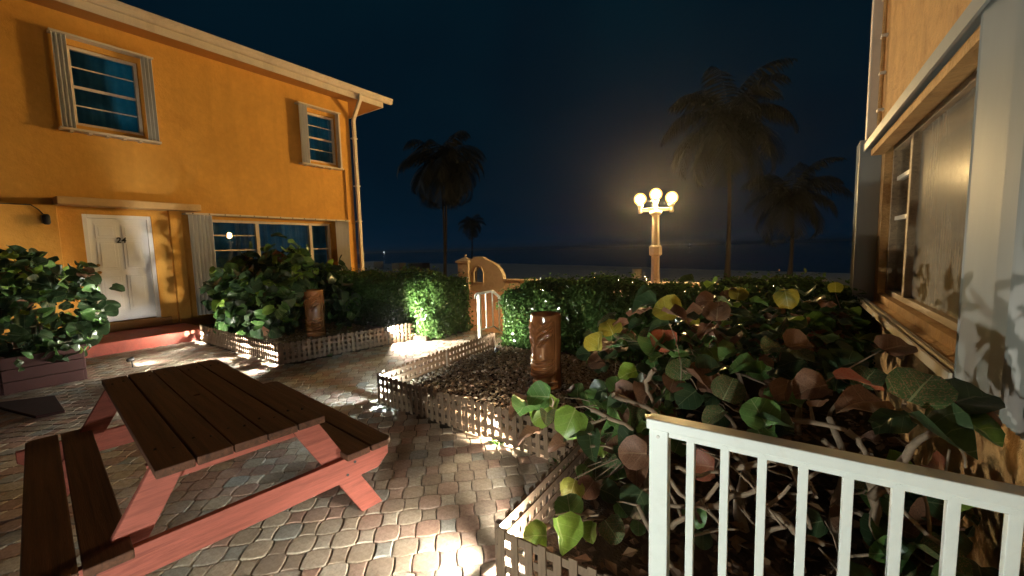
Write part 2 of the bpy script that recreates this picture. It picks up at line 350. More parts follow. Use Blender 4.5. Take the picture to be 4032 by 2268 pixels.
# pavers: rows run at 43 degrees to the walls, each period one wide and one narrow stone
P, RH, A_, B_ = .2296, .129, .0105, .0060
HB = .066
ang = R(43); ud = Vector((math.cos(ang), math.sin(ang), 0)); vd = Vector((-math.sin(ang), math.cos(ang), 0)); p0 = at_z(1399, 2008)
def cell(big, seg):
    def top(u): return RH/2+(A_*math.cos(2*math.pi*u/P))
    ca, cb = (-HB, HB) if big else (HB-P/2-.0, P/2-HB)
    off = 0 if big else P/2
    g = .0032; pts = []
    cw = (cb-ca)
    def side(v, sgn):
        b = B_*math.cos(math.pi*v/RH)
        return (cb+b if big else cb-b) if sgn > 0 else (ca-b if big else ca+b)
    vt = top(cb+off)
    n1, n2 = seg
    for i in range(n1+1): u = cb+(ca-cb)*i/n1; pts.append((u, top(u+off)))
    for i in range(1, n2): v = vt-2*vt*i/n2; pts.append((side(v, -1), v))
    for i in range(n1+1): u = ca+(cb-ca)*i/n1; pts.append((u, -top(u+off)))
    for i in range(1, n2): v = -vt+2*vt*i/n2; pts.append((side(v, 1), v))
    def inset(d): 
        hx = max(abs(p[0]) for p in pts); hy = max(abs(p[1]) for p in pts)
        return [(x*(1-d/hx), y*(1-d/hy)) for x, y in pts]
    return [(inset(g), -.022), (inset(g), -.007), (inset(g+.0035), -.0008), (inset(g+.010), .0002)]
def cell_mesh(rings):
    m = MB(); n = len(rings[0][0])
    for pts, z in rings: m.v += [(x, y, z) for x, y in pts]
    for r in range(len(rings)-1):
        for i in range(n): j = (i+1) % n; m.f.append((r*n+i, r*n+j, (r+1)*n+j, (r+1)*n+i))
    m.f.append(tuple((len(rings)-1)*n+i for i in range(n))); return m
near_big = cell_mesh(cell(True, (5, 4))).mesh('paver_wide', M['paver']); near_small = cell_mesh(cell(False, (4, 3))).mesh('paver_narrow', M['paver'])
lo_big = cell_mesh(cell(True, (4, 2))[1:]); lo_small = cell_mesh(cell(False, (3, 2))[1:])
def paved(x, y):
    if x < -9.52 or x > .75 or y < -2.2 or y > STEP_Y-.05: return False
    if y > 2.93+.02*(x+6.1)*-1 and x < -6.05+.18*(y-2.9): return False
    if x > -3.62 and y > 2.66: return False
    if x > -1.13 and y > 1.4: return False
    if y > 5.1 and (x < -5.3 or x > -3.75): return False
    return True
cells = []
for j in range(-80, 81):
    for i in range(-60, 61):
        for b in (0, 1):
            c = p0+ud*(P*(i+.5*b+(.5 if j % 2 else 0)))+vd*(RH*j)
            if not paved(c.x, c.y): continue
            v = c-CAM; dz = v.dot(cf); inview = dz > .2 and abs(v.dot(cr)/dz) < 1.32 and abs(v.dot(cu)/dz) < .76
            cells.append(((c-CAM).length if inview else 1e3+(c-CAM).length, c, b == 0))
cells.sort(key=lambda t: t[0])
paving = tag(bpy.data.objects.new('paving', None), kind='structure'); col.objects.link(paving)
rz = Matrix.Rotation(ang, 4, 'Z'); rest = MB()
for k, (d, c, big) in enumerate(cells):
    tl = Matrix.Rotation(random.gauss(0, .006), 4, 'X') @ Matrix.Rotation(random.gauss(0, .006), 4, 'Y')
    if random.random() < .5: tl = tl @ Matrix.Rotation(math.pi, 4, 'Z')
    dzz = random.gauss(0, .0012)
    if k < 300: inst('paver', near_big if big else near_small, paving, (c.x, c.y, dzz), rz @ tl)
    else:
        t = Matrix.Translation((c.x, c.y, dzz)) @ rz @ tl; src = lo_big if big else lo_small
        rest.add([t @ Vector(v) for v in src.v], src.f)
rest.build('far_pavers', M['paver'], paving, kind='stuff')

# ------------------------------------------------------------------ houses
def wall_face(mb, X, nx, y0, y1, z0, z1, holes, depth):
    """a wall in the plane x=X whose front looks towards nx; holes (ya, yb, za, zb) get reveals of the given depth"""
    ys = sorted({y0, y1, *[h[0] for h in holes], *[h[1] for h in holes]}); zs = sorted({z0, z1, *[h[2] for h in holes], *[h[3] for h in holes]})
    for a, b in zip(ys, ys[1:]):
        for c, d in zip(zs, zs[1:]):
            ym, zm = (a+b)/2, (c+d)/2
            if any(h[0] < ym < h[1] and h[2] < zm < h[3] for h in holes): continue
            q = [(X, a, c), (X, b, c), (X, b, d), (X, a, d)]
            mb.add(q if nx > 0 else q[::-1], [(0, 1, 2, 3)])
    xb = X-nx*depth
    for a, b, c, d in holes:
        for p, q in (((a, c), (b, c)), ((b, c), (b, d)), ((b, d), (a, d)), ((a, d), (a, c))):
            v = [(X, *p), (xb, *p), (xb, *q), (X, *q)]; mb.add(v, [(0, 1, 2, 3)])
def accordion(mb, X0, X1, y0, y1, z0, z1, n):
    """folded storm-shutter slats: a zigzag curtain of thin blades between two stiles"""
    pts = []
    for i in range(n+1): pts.append(((X0 if i % 2 else X1), y0+(y1-y0)*i/n))
    th = .006
    for (xa, ya), (xb, yb) in zip(pts, pts[1:]):
        mb.beam((xa, ya, (z0+z1)/2), (xb, yb, (z0+z1)/2), th, z1-z0)
def curtain(mb, X, y0, y1, z0, z1, amp, waves, nx=60):
    k = len(mb.v)
    for i in range(nx+1):
        t = i/nx; y = y0+(y1-y0)*t; x = X+amp*math.sin(t*waves*6.283)+amp*.5*math.sin(t*waves*2.3*6.283+1)
        mb.v += [(x, y, z0), (x, y, z1)]
    for i in range(nx): a = k+2*i; mb.f.append((a, a+2, a+3, a+1))

HX = -11.0; HC = 7.78
house = thing('orange_house', (HX-3, 3, 0), 'two-storey orange stucco house with cream gutter and white door numbered 24', 'house')
UL = (1.99, 2.98, 4.10, 5.52); UR = (6.42, 7.30, 4.16, 5.48); BIG = (3.98, 6.96, 1.0, 2.46); DOOR = (1.93, 2.94, .36, 2.47)
m = MB(); wall_face(m, HX, 1, -4, HC, 0, 6.06, [UL, UR, BIG, DOOR], .14)
wall_face(m, HX-7, -1, -4, HC, 0, 6.06, [], .1)
m.add([(HX, HC, 0), (HX-7, HC, 0), (HX-7, HC, 6.06), (HX, HC, 6.06)], [(0, 1, 2, 3)]); m.add([(HX, -4, 0), (HX-7, -4, 0), (HX-7, -4, 6.06), (HX, -4, 6.06)], [(3, 2, 1, 0)])
wall = m.build('wall', M['stucco'], house)
# thicker wall pier left of the door and between door and shutter
MB().box((HX-.05, -4, 0), (HX+.16, 1.60, 2.60)).build('wall_pier', M['stucco'], house, bevel=.012)
MB().box((HX-.05, 3.22, 0), (HX+.10, 3.44, 2.60)).build('wall_pier', M['stucco'], house, bevel=.012)
# roof with soffit, fascia and gutter
EX = -10.56; EY = 8.72
m = MB(); m.box((HX-7.4, -4.4, 6.062), (EX-.025, EY-.025, 6.09)); roof = None
soffit = m.build('soffit', M['soffit'], house)
m = MB(); apex = [(HX-3.5, -1, 7.5), (HX-3.5, EY-4, 7.5)]
m.add([(HX-7.5, -4.5, 6.33), (EX+.02, -4.5, 6.33), (EX+.02, EY+.1, 6.33), (HX-7.5, EY+.1, 6.33), *apex], [(0, 1, 4), (1, 2, 5, 4), (2, 3, 5), (3, 0, 4, 5), (3, 2, 1, 0)])
roof = m.build('roof', M['roof'], house)
m = MB(); m.box((EX-.024, -4.4, 6.05), (EX, EY, 6.27)); m.box((HX-7.4, EY-.022, 6.05), (EX-.026, EY+.001, 6.27)); m.build('fascia', M['trim'], house, bevel=.004)
m = MB(); prof = [(0, 0), (.075, 0), (.10, .03), (.105, .085), (.13, .11), (.13, .15), (.115, .15), (.115, .125), (.0, .125)]
gy0, gy1 = -4.4, EY+.28
m.prism(prof, lambda a, b: (EX+.003+a, gy0, 6.20+b), lambda a, b: (EX+.003+a, gy1, 6.20+b)); gut = m.build('gutter', M['trim'], house, fix=True)
m = MB(); m.box((EX-.03, -4.4, 6.352), (EX+.10, EY+.30, 6.37)); m.build('drip_edge', M['trim'], house)
m = MB(); oy = 7.86
m.beam((EX+.05, oy, 6.22), (EX+.05, oy, 6.12), .09, .07, (1, 0, 0)); m.build('outlet', M['trim'], gut)
m = MB(); path = [(EX+.055, oy, 6.20), (EX+.055, oy, 6.10), (EX+.03, oy, 6.03), (HX+.12, oy+.02, 5.62), (HX+.085, oy+.02, 5.52), (HX+.085, oy+.02, .1)]
def rect_tube(mb, path, w, h):
    k = len(mb.v)
    for i, p in enumerate(path):
        p = Vector(p); d = (Vector(path[min(i+1, len(path)-1)])-Vector(path[max(i-1, 0)])).normalized(); s = Vector((0, 1, 0)); n = d.cross(s).normalized()
        for a, b in ((-1, -1), (1, -1), (1, 1), (-1, 1)): mb.v.append(tuple(p+s*(a*w/2)+n*(b*h/2)))
    for i in range(len(path)-1):
        for j in range(4): q = (j+1) % 4; mb.f.append((k+i*4+j, k+i*4+q, k+i*4+4+q, k+i*4+4+j))
rect_tube(m, path, .10, .08); ds = m.build('downspout', M['trim'], house, bevel=.008, fix=True)
for z in (1.1, 2.55, 3.6, 5.0): MB().box((HX, oy-.06, z), (HX+.132, oy+.10, z+.035)).build('strap', M['trim'], ds)
MB().tube([(HX+.03, 7.52, 2.62), (HX+.03, 7.52, 4.05)], .018, 8).build('conduit', M['soffit'], house)
m = MB(); m.tube([(HX, 7.70, 2.50), (HX+.10, 7.70, 2.50), (HX+.13, 7.74, 2.53)], .012, 8); m.build('hose_tap', M['brass'], house, smooth=True)

def house_window(hole, name_mat, bars, shl, shr, prot, rails=True, X=HX):
    ya, yb, za, zb = hole; mid = (za+zb)/2
    w = MB(); t = .055; xf, xr = X-.05, X-.13
    w.box((xr, ya, za), (xf, ya+t, zb)); w.box((xr, yb-t, za), (xf, yb, zb)); w.box((xr, ya+t, za), (xf, yb-t, za+t)); w.box((xr, ya+t, zb-t), (xf, yb-t, zb))
    wo_ = w.build('window', M['trim'], house, bevel=.004)
    MB().box((X-.098, ya+t, za+t), (X-.092, yb-t, zb-t)).build('pane', M['glass'], wo_)
    b = MB()
    for z, h in ((mid, .05), ((za+mid)/2+.02, .022), ((zb+mid)/2, .022)): b.box((X-.105, ya+t, z-h/2), (X-.08 if h > .03 else X-.086, yb-t, z+h/2))
    b.build('sash_bar', M['trim'], wo_)
    c = MB(); curtain(c, X-.30, ya-.1, yb+.1, za-.1, zb+.1, .035, 4); c.build('curtain', M['curtain'], wo_, smooth=True)
    # shutter track frame above and below, folded blades either side
    sy0 = ya-shl; sy1 = yb+shr
    for z0, z1 in ((za-.145, za-.105), (zb+.10, zb+.135)): MB().box((X+.002, sy0-.02, z0), (X+prot+.02, sy1+.02, z1)).build('shutter_track', M['trim'], wo_, bevel=.004)
    n = int((sy1-sy0)/.24)
    for i in range(n): y = sy0+.1+i*.24; MB().box((X+.03, y, za-.172), (X+prot, y+.05, za-.1455)).build('track_bracket', M['trim'], wo_)
    return wo_, sy0, sy1
w1, a, b = house_window(UL, None, 0, .20, .20, .17)
for y0, y1 in ((1.80, 1.975), (2.995, 3.17)):
    m = MB(); accordion(m, HX+.07, HX+.165, y0, y1, 3.99, 5.62, 6); m.build('shutter', M['shutter'], w1)
w2, a, b = house_window(UR, None, 0, .24, .07, .17)
m = MB(); accordion(m, HX+.07, HX+.165, 6.19, 6.40, 4.05, 5.58, 6); m.build('shutter', M['shutter'], w2)
m = MB(); m.box((HX+.02, 7.315, 4.05), (HX+.17, 7.36, 5.58)); m.build('shutter', M['trim'], w2)
# big ground-floor window
ya, yb, za, zb = BIG
m = MB(); t = .06
m.box((HX-.13, ya, za), (HX-.04, ya+t, zb)); m.box((HX-.13, yb-t, za), (HX-.04, yb, zb)); m.box((HX-.13, ya+t, zb-t), (HX-.04, yb-t, zb)); m.box((HX-.13, ya+t, za), (HX-.04, yb-t, za+t))
for y in (5.0, 6.38): m.box((HX-.13, y-.04, za+t), (HX-.035, y+.04, zb-t))
bw = m.build('picture_window', M['trim'], house, bevel=.004)
for p, q in ((ya+t, 4.96), (5.04, 6.34), (6.42, yb-t)): MB().box((HX-.098, p, za+t), (HX-.092, q, zb-t)).build('pane', M['glass'], bw)
m = MB()
for z in (1.75, 2.1): m.box((HX-.105, ya+t, z-.014), (HX-.082, 4.96, z+.014))
m.box((HX-.105, 6.42, 1.74), (HX-.082, yb-t, 1.77)); m.build('sash_bar', M['trim'], bw)
m = MB(); curtain(m, HX-.32, 4.6, 6.5, za-.1, zb+.1, .05, 9, 120); m.build('curtain', M['curtain2'], bw, smooth=True)
m = MB(); curtain(m, HX-.42, ya-.1, yb+.1, za-.1, zb+.1, .03, 5, 80); m.build('curtain', M['curtain'], bw, smooth=True)
m = MB(); accordion(m, HX+.10, HX+.19, 3.52, 3.96, .32, 2.53, 12); m.build('shutter', M['shutter'], bw)
m = MB(); accordion(m, HX+.11, HX+.19, 7.0, 7.42, .95, 2.53, 8); m.build('shutter', M['shutter'], bw)
m = MB(); m.box((HX+.002, 3.47, 2.535), (HX+.215, 7.46, 2.575)); trk = m.build('shutter_track', M['trim'], bw, bevel=.004)
for i in range(13): y = 3.6+i*.31; m = MB(); m.tube([(HX+.214, y, 2.555), (HX+.225, y, 2.555)], .013, 8); m.build('bolt', M['black'], trk)
# door
m = MB(); ya, yb, za, zb = DOOR
m.box((HX-.13, ya, za), (HX-.02, ya+.07, zb)); m.box((HX-.13, yb-.07, za), (HX-.02, yb, zb)); m.box((HX-.13, ya+.07, zb-.07), (HX-.02, yb-.07, zb)); m.build('door_frame', M['white_door'], house, bevel=.004)
dy0, dy1, dz0, dz1 = ya+.07, yb-.07, za+.02, zb-.07; XD = HX-.07
m = MB(); m.box((XD-.04, dy0, dz0), (XD, dy1, dz1)); door = m.build('door', M['white_door'], house)
cw = (dy1-dy0); pw = cw*.30
for cy in (dy0+cw*.28, dy0+cw*.72):
    for z0, z1 in ((dz1-.36, dz1-.14), (dz1-.98, dz1-.46), (dz0+.22, dz1-1.13)):
        m = MB(); m.box((XD+.001, cy-pw/2-.02, z0-.02), (XD+.012, cy+pw/2+.02, z1+.02)); m.box((XD+.0125, cy-pw/2+.025, z0+.025), (XD+.019, cy+pw/2-.025, z1-.025)); m.build('door_panel', M['white_door'], door, bevel=.006)
for z in (dz0+.98, dz0+1.12):
    m = MB(); m.tube([(XD, dy0+.085, z), (XD+.03, dy0+.085, z), (XD+.034, dy0+.085, z), (XD+.065, dy0+.085, z), (XD+.075, dy0+.085, z)], [.028, .026, .03, .03, .02] if z < dz0+1 else [.026, .024, .022, .02, .012], 14); m.build('door_knob' if z < dz0+1 else 'dead_bolt', M['brass'], door, smooth=True)
cu_ = bpy.data.curves.new('number', 'FONT'); cu_.body = '24'; cu_.size = .15; cu_.extrude = .004; cu_.shear = .12; cu_.offset = .003
to = bpy.data.objects.new('tmp', cu_); col.objects.link(to); bpy.context.view_layer.update()
nm = bpy.data.meshes.new_from_object(to.evaluated_get(bpy.context.evaluated_depsgraph_get())); bpy.data.objects.remove(to); nm.materials.clear(); nm.materials.append(M['black'])
no = inst('door_number', nm, door, (XD+.021, dy0+cw*.43, dz1-.47)); no.rotation_euler = Matrix(((0, 0, 1), (1, 0, 0), (0, 1, 0))).to_euler()
MB().box((HX-.05, 1.66, .2), (HX+.06, 3.10, .355)).build('threshold', M['soffit'], house, bevel=.01)
MB().box((HX-.02, 1.585, 2.601), (HX+.36, 3.72, 2.74)).build('door_canopy', M['canopy'], house, bevel=.015)
# porch with red kerb
m = MB(); m.box((HX, -4, -.02), (-9.75, 3.28, .19)); m.build('porch_floor', M['curb'], house)
m = MB(); m.box((-9.748, -4, -.02), (-9.52, 3.28, .205)); m.build('porch_kerb', M['curb'], house, bevel=.025)
# unlit wall fitting left of the door
m = MB(); m.box((HX+.161, 1.40, 2.26), (HX+.20, 1.50, 2.40)); lf = m.build('wall_fitting', M['trim'], house, bevel=.006)
m = MB(); m.lathe((HX+.25, 1.45, 2.24), [(.03, 0), (.05, .03), (.05, .15), (.03, .18)], 14); m.build('fitting_shade', M['black'], lf, smooth=True)
m = MB(); m.tube([(HX+.175, 1.44, 2.40), (HX+.19, 1.38, 2.50), (HX+.18, 1.30, 2.575), (HX+.175, .6, 2.58), (HX+.175, 0, 2.58)], .010, 6); m.build('cable', M['black'], lf)

# right-hand house
RX = .74; RT = .62
rh = thing('stucco_house', (RX+2, 2, 0), 'rough orange stucco house with a salt-dusted window behind white storm shutters', 'house')
WIN = (2.45, 5.50, 1.06, 2.50)
RC = 6.15
m = MB(); wall_face(m, RX, -1, -5, RC, 0, 6.06, [WIN], .16); m.add([(RX, RC, 0), (RX+6, RC, 0), (RX+6, RC, 6.06), (RX, RC, 6.06)], [(0, 1, 2, 3)]); m.add([(RX+6, -5, 0), (RX+6, RC, 0), (RX+6, RC, 6.06), (RX+6, -5, 6.06)], [(3, 2, 1, 0)]); m.add([(RX, -5, 0), (RX+6, -5, 0), (RX+6, -5, 6.06), (RX, -5, 6.06)], [(3, 2, 1, 0)])
m.build('wall', M['stucco_rough'], rh)
m = MB(); m.add([(RX-.45, -5.5, 6.07), (RX+6.5, -5.5, 6.07), (RX+6.5, RC+.9, 6.07), (RX-.45, RC+.9, 6.07), (RX+3, -2, 7.4), (RX+3, RC-3, 7.4)], [(0, 1, 4), (1, 2, 5, 4), (2, 3, 5), (3, 0, 4, 5), (3, 2, 1, 0)]); m.build('roof', M['roof'], rh)
ya, yb, za, zb = WIN
m = MB(); t = .05; x0, x1 = RX+.06, RX+.155
m.box((x0, ya, za), (x1, ya+t, zb)); m.box((x0, yb-t, za), (x1, yb, zb)); m.box((x0, ya+t, zb-t), (x1, yb-t, zb)); m.box((x0, ya+t, za), (x1, yb-t, za+t))
m.box((x0-.01, 4.64, za+t), (x1, 4.71, zb-t)); rw = m.build('window', M['frame_brown'], rh, bevel=.005)
MB().box((RX+.10, ya+t, za+t), (RX+.106, 4.64, zb-t)).build('pane', M['glass_dusty'], rw)
MB().box((RX+.115, 4.71, za+t), (RX+.121, yb-t, zb-t)).build('pane', M['glass'], rw)
m = MB()
for z in (1.80, 2.18): m.box((RX+.09, 4.71, z-.018), (RX+.114, yb-t, z+.018))
m.build('sash_bar', M['trim'], rw)
MB().box((RX+.45, ya-.3, za-.3), (RX+.47, yb+.3, zb+.3)).build('room_backing', M['dark_room'], rw)
for i in range(9):
    y0 = ya-.12+i*.352; m = MB(); m.add([(RX-.085, y0, za-.10), (RX+.155, y0, za-.012), (RX+.155, y0+.345, za-.012), (RX-.085, y0+.345, za-.10), (RX-.085, y0, za-.15), (RX+.155, y0, za-.15), (RX+.155, y0+.345, za-.15), (RX-.085, y0+.345, za-.15)], [(3, 2, 1, 0), (4, 5, 6, 7), (0, 1, 5, 4), (1, 2, 6, 5), (2, 3, 7, 6), (3, 0, 4, 7)])
    m.build('sill_brick', M['stucco_rough'], rw, bevel=.008, fix=True)
m = MB(); m.prism([(0, 0), (.075, 0), (.075, .045), (.065, .045), (.065, .02), (.05, .02), (.05, .055), (.04, .055), (.04, .02), (.012, .02), (.012, .055), (0, .055)], lambda a, b: (RT-.02+a, 2.56, .945+b), lambda a, b: (RT-.02+a, 5.66, .945+b)); m.build('shutter_track', M['trim'], rw, fix=True)
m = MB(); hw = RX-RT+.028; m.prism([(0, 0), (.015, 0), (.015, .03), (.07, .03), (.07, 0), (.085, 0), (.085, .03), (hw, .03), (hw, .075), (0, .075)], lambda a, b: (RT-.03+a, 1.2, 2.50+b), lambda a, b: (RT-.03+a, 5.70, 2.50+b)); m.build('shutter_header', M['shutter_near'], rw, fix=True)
m = MB(); m.box((RX-.10, 2.6, 2.44), (RX-.002, 5.55, 2.499)); m.build('head_trim', M['stucco_rough'], rw)
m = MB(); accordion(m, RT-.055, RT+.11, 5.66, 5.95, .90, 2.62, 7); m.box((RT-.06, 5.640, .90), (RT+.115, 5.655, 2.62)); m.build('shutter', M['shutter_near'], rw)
# near stack: a wide flat lead panel, then narrower and narrower folds
m = MB(); yk = [2.56, 2.53, 2.20, 2.075, 2.05, 2.015, 1.98, 1.945, 1.91, 1.875, 1.84, 1.80, 1.765, 1.73, 1.70]; xk = [0, -.02, 0, .03, 0, .035]
zlo = .965
for i, (p, q) in enumerate(zip(yk, yk[1:])):
    w_ = p-q; xe = RT+w_*.19+.004
    m.add([(RT-.004, p, zlo), (xe, q+.001, zlo), (RT+.07, q+.001, zlo), (RT+.07, p, zlo), (RT-.004, p, 2.62), (xe, q+.001, 2.62), (RT+.07, q+.001, 2.62), (RT+.07, p, 2.62)], [(3, 2, 1, 0), (4, 5, 6, 7), (0, 1, 5, 4), (1, 2, 6, 5), (2, 3, 7, 6), (3, 0, 4, 7)])
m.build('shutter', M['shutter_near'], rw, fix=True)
m = MB(); rect_tube(m, [(RX-.055, 6.02, 6.1), (RX-.055, 6.02, .1)], .11, .085); rd = m.build('downspout', M['trim'], rh, bevel=.008)
MB().tube([(RX-.03, 5.72, 2.66), (RX-.03, 5.72, 6.0)], .018, 8).build('conduit', M['stucco_rough'], rh)
for i in range(9): z = 2.9+i*.36; MB().box((RX-.052, 5.685, z), (RX-.001, 5.755, z+.025)).build('conduit_clip', M['trim'], rh)

# ------------------------------------------------------------------ picnic table
def picnic_table(loc, rotz):
    tb = thing('picnic_table', (0, 0, 0), 'dark red wooden picnic table with attached plank benches on the pavers', 'picnic table')
    L = 2.0; parts = []
    g = .007; w = .134
    for i in range(5):
        y = (i-2)*(w+g)
        m = MB()
        if i == 2:      # umbrella hole in the middle plank
            n = 12; hole = [(.02*math.cos(2*math.pi*k/n), .02*math.sin(2*math.pi*k/n)) for k in range(n)]
            sq = [(L/2, -w/2), (L/2, w/2), (-L/2, w/2), (-L/2, -w/2)]
            bm = bmesh.new(); me = bpy.data.meshes.new('top_plank')
            for z in (.70, .74):
                pass
            outer = []
            for k in range(n):
                t = 2*math.pi*k/n; c, s = math.cos(t), math.sin(t); r = min(L/2/max(abs(c), 1e-6), w/2/max(abs(s), 1e-6)); outer.append((c*r, s*r))
            outer[1:1] = []
            for z in (.700, .738): m.v += [(x, y+yy, z) for x, yy in outer]+[(x, y+yy, z) for x, yy in hole]
            N = 2*n
            for k in range(n):
                j = (k+1) % n
                m.f += [(N+k, N+j, N+n+j, N+n+k), (n+k, n+j, j, k), (k, j, N+j, N+k), (n+j, n+k, N+n+k, N+n+j)]
            for sx, sy in ((1, 1), (-1, 1), (-1, -1), (1, -1)):   # corners of the plank
                c = (sx*L/2, y+sy*w/2); ks = sorted(range(n), key=lambda k: (outer[k][0]-c[0])**2*.01+(outer[k][1]+y-c[1])**2*0)
                a = [k for k in range(n) if abs(outer[k][0]-c[0]) < 1e-6 and outer[k][1]*sy >= -1e-9]; b_ = [k for k in range(n) if abs(outer[k][1]+y-c[1]) < 1e-6 and outer[k][0]*sx > 0]
                if a and b_:
                    ka = max(a, key=lambda k: outer[k][1]*sy); kb = max(b_, key=lambda k: outer[k][0]*sx); q = len(m.v)
                    m.v += [(c[0], c[1], .700), (c[0], c[1], .738)]; m.f += [(ka, kb, q), (N+ka, N+kb, q+1), (ka, q, q+1, N+ka), (kb, q, q+1, N+kb)]
            parts.append(m.build('top_plank', M['wood_dark'], tb, fix=True))
        else:
            dx = random.uniform(-.006, .006); m.box((-L/2+dx, y-w/2, .700), (L/2+dx, y+w/2, .738+random.uniform(-.002, .002))); parts.append(m.build('top_plank', M['wood_dark'], tb, bevel=.005))
    for s in (-1, 1):
        for k in range(2):
            y = s*((.555 if s > 0 else .505)+k*.155); m = MB(); dx = random.uniform(-.006, .006)+(.03 if s < 0 else 0)
            ch = .03 if k == 1 else 0
            m.prism([(-L/2+.05+dx, y-.072), (L/2-.05+dx, y-.072), (L/2-.05+dx, y+.072), (-L/2+.05+dx, y+.072)] if not ch else
                    ([(-L/2+.05+dx, y-.072), (L/2-.05+dx, y-.072), (L/2-.05+dx, y+.072-ch), (L/2-.05-ch+dx, y+.072), (-L/2+.05+ch+dx, y+.072), (-L/2+.05+dx, y+.072-ch)] if s > 0 else
                     [(-L/2+.05+dx, y-.072+ch), (-L/2+.05+ch+dx, y-.072), (L/2-.05-ch+dx, y-.072), (L/2-.05+dx, y-.072+ch), (L/2-.05+dx, y+.072), (-L/2+.05+dx, y+.072)]),
                    lambda a, b: (a, b, .402), lambda a, b: (a, b, .440))
            parts.append(m.build('bench_plank', M['wood_dark'], tb, bevel=.005))
    for e in (-1, 1):
        xe = e*.80
        m = MB(); pr = [(-.33, .600), (-.355, .699), (.355, .699), (.33, .600)]
        m.prism(pr, lambda a, b: (xe-.019, a, b), lambda a, b: (xe+.019, a, b)); parts.append(m.build('top_batten', M['wood_red'], tb, bevel=.004, fix=True))
        xb = xe+e*.0785
        m = MB(); pr = [(-.70, .262), (-.775, .33), (-.775, .401), (.775, .401), (.775, .33), (.70, .262)]
        m.prism(pr, lambda a, b: (xb-.019, a, b), lambda a, b: (xb+.019, a, b)); bo = m.build('bench_beam', M['wood_red'], tb, bevel=.004, fix=True); parts.append(bo)
        for s in (-1, 1):
            m = MB(); xl = xe+e*.0392
            pr = [(s*.60, 0), (s*.74, 0), (s*.345, .699), (s*.205, .699)]
            m.prism(pr, lambda a, b: (xl-.0188, a, b), lambda a, b: (xl+.0188, a, b)); parts.append(m.build('leg', M['wood_red'], tb, bevel=.004, fix=True))
            for yy, zz in ((s*.50, .30), (s*.55, .36)):
                q = MB(); q.tube([(xb+e*.018, yy, zz), (xb+e*.023, yy, zz)], .008, 8); q.build('bolt', M['black'], bo)
        m = MB(); m.beam((xe-e*.02, 0, .615), (e*.10, 0, .68), .09, .038); parts.append(m.build('brace', M['wood_red'], tb, bevel=.004))
    for i in range(5):
        for xs in (-.80, -.76, .76, .80):
            q = MB(); q.tube([(xs+random.uniform(-.01, .01), (i-2)*(w+g)+(.03 if abs(xs) > .78 else -.03), .7375), (xs, (i-2)*(w+g)+(.03 if abs(xs) > .78 else -.03), .7405)], .006, 8); q.build('screw', M['black'], tb)
    MB().box((-.04, -.33, .655), (.04, .33, .6995)).build('centre_batten', M['wood_red'], tb, bevel=.004)
    tb.location = loc; tb.rotation_euler = (0, 0, rotz); return tb
picnic_table((-3.07, .95, .001), R(-6.5))

# ------------------------------------------------------------------ lattice fences
PK_H = .31
pk = MB().box((-.019, -.004, 0), (.019, .004, PK_H)).mesh('picket', M['lattice'])
def fence(a, b, label, side, corner=True, top=True, h=1.0):
    a = Vector((*a, 0)); b = Vector((*b, 0)); d = b-a; L = d.length; d.normalize(); nrm = Vector((-d.y, d.x, 0))*side   # nrm points outwards
    t = thing('lattice_fence', a, label, 'fence', None); an = math.atan2(d.y, d.x)
    n = int(L/.0745)
    for i in range(n):
        p = a+d*(.03+i*.0745+random.uniform(-.004, .004))+nrm*.0085
        o = inst('picket', pk, t, (p.x, p.y, .004+random.uniform(-.006, .004)+.006), Euler((0, random.gauss(0, .012), an)), (1, 1, h+random.uniform(-.02, .02)))
    for z in (.045, .125, .205, .283):
        m = MB(); z *= h; aa = a-nrm*.0005+Vector((0, 0, z)); bb = b-nrm*.0005+Vector((0, 0, z+random.uniform(-.006, .006))); m.beam(aa, bb, .008, .038); m.build('rail', M['lattice'], t)
    m = MB(); e = a-nrm*.022; m.box((e.x-.016, e.y-.016, -.02), (e.x+.016, e.y+.016, PK_H*h+.012)); m.build('post', M['lattice'], t)
    if L > 1.5:
        e = a+d*(L*.5)-nrm*.022; m = MB(); m.box((e.x-.016, e.y-.016, -.02), (e.x+.016, e.y+.016, PK_H*h)); m.build('post', M['lattice'], t)
    return t
fence((-9.30, 3.04), (-6.13, 2.93), 'weathered lattice fence between the red porch kerb and the bed corner', -1)
fence((-6.11, 2.93), (-5.66, 5.08), 'weathered lattice fence along the path beside the tiki vase under the sea grape', -1)
fence((-3.78, 4.98), (-3.60, 2.72), 'weathered lattice fence along the path seen from inside its gravel bed', -1)
fence((-3.60, 2.70), (-1.12, 2.58), 'weathered lattice fence in front of the gravel bed with the open tiki vase', -1)
fence((-1.13, 2.55), (-1.105, 1.46), 'weathered lattice fence running back from the sea grape bed corner', -1)
fence((-1.10, 1.435), (-.47, 1.435), 'short weathered lattice fence ending at the white railing post', -1)

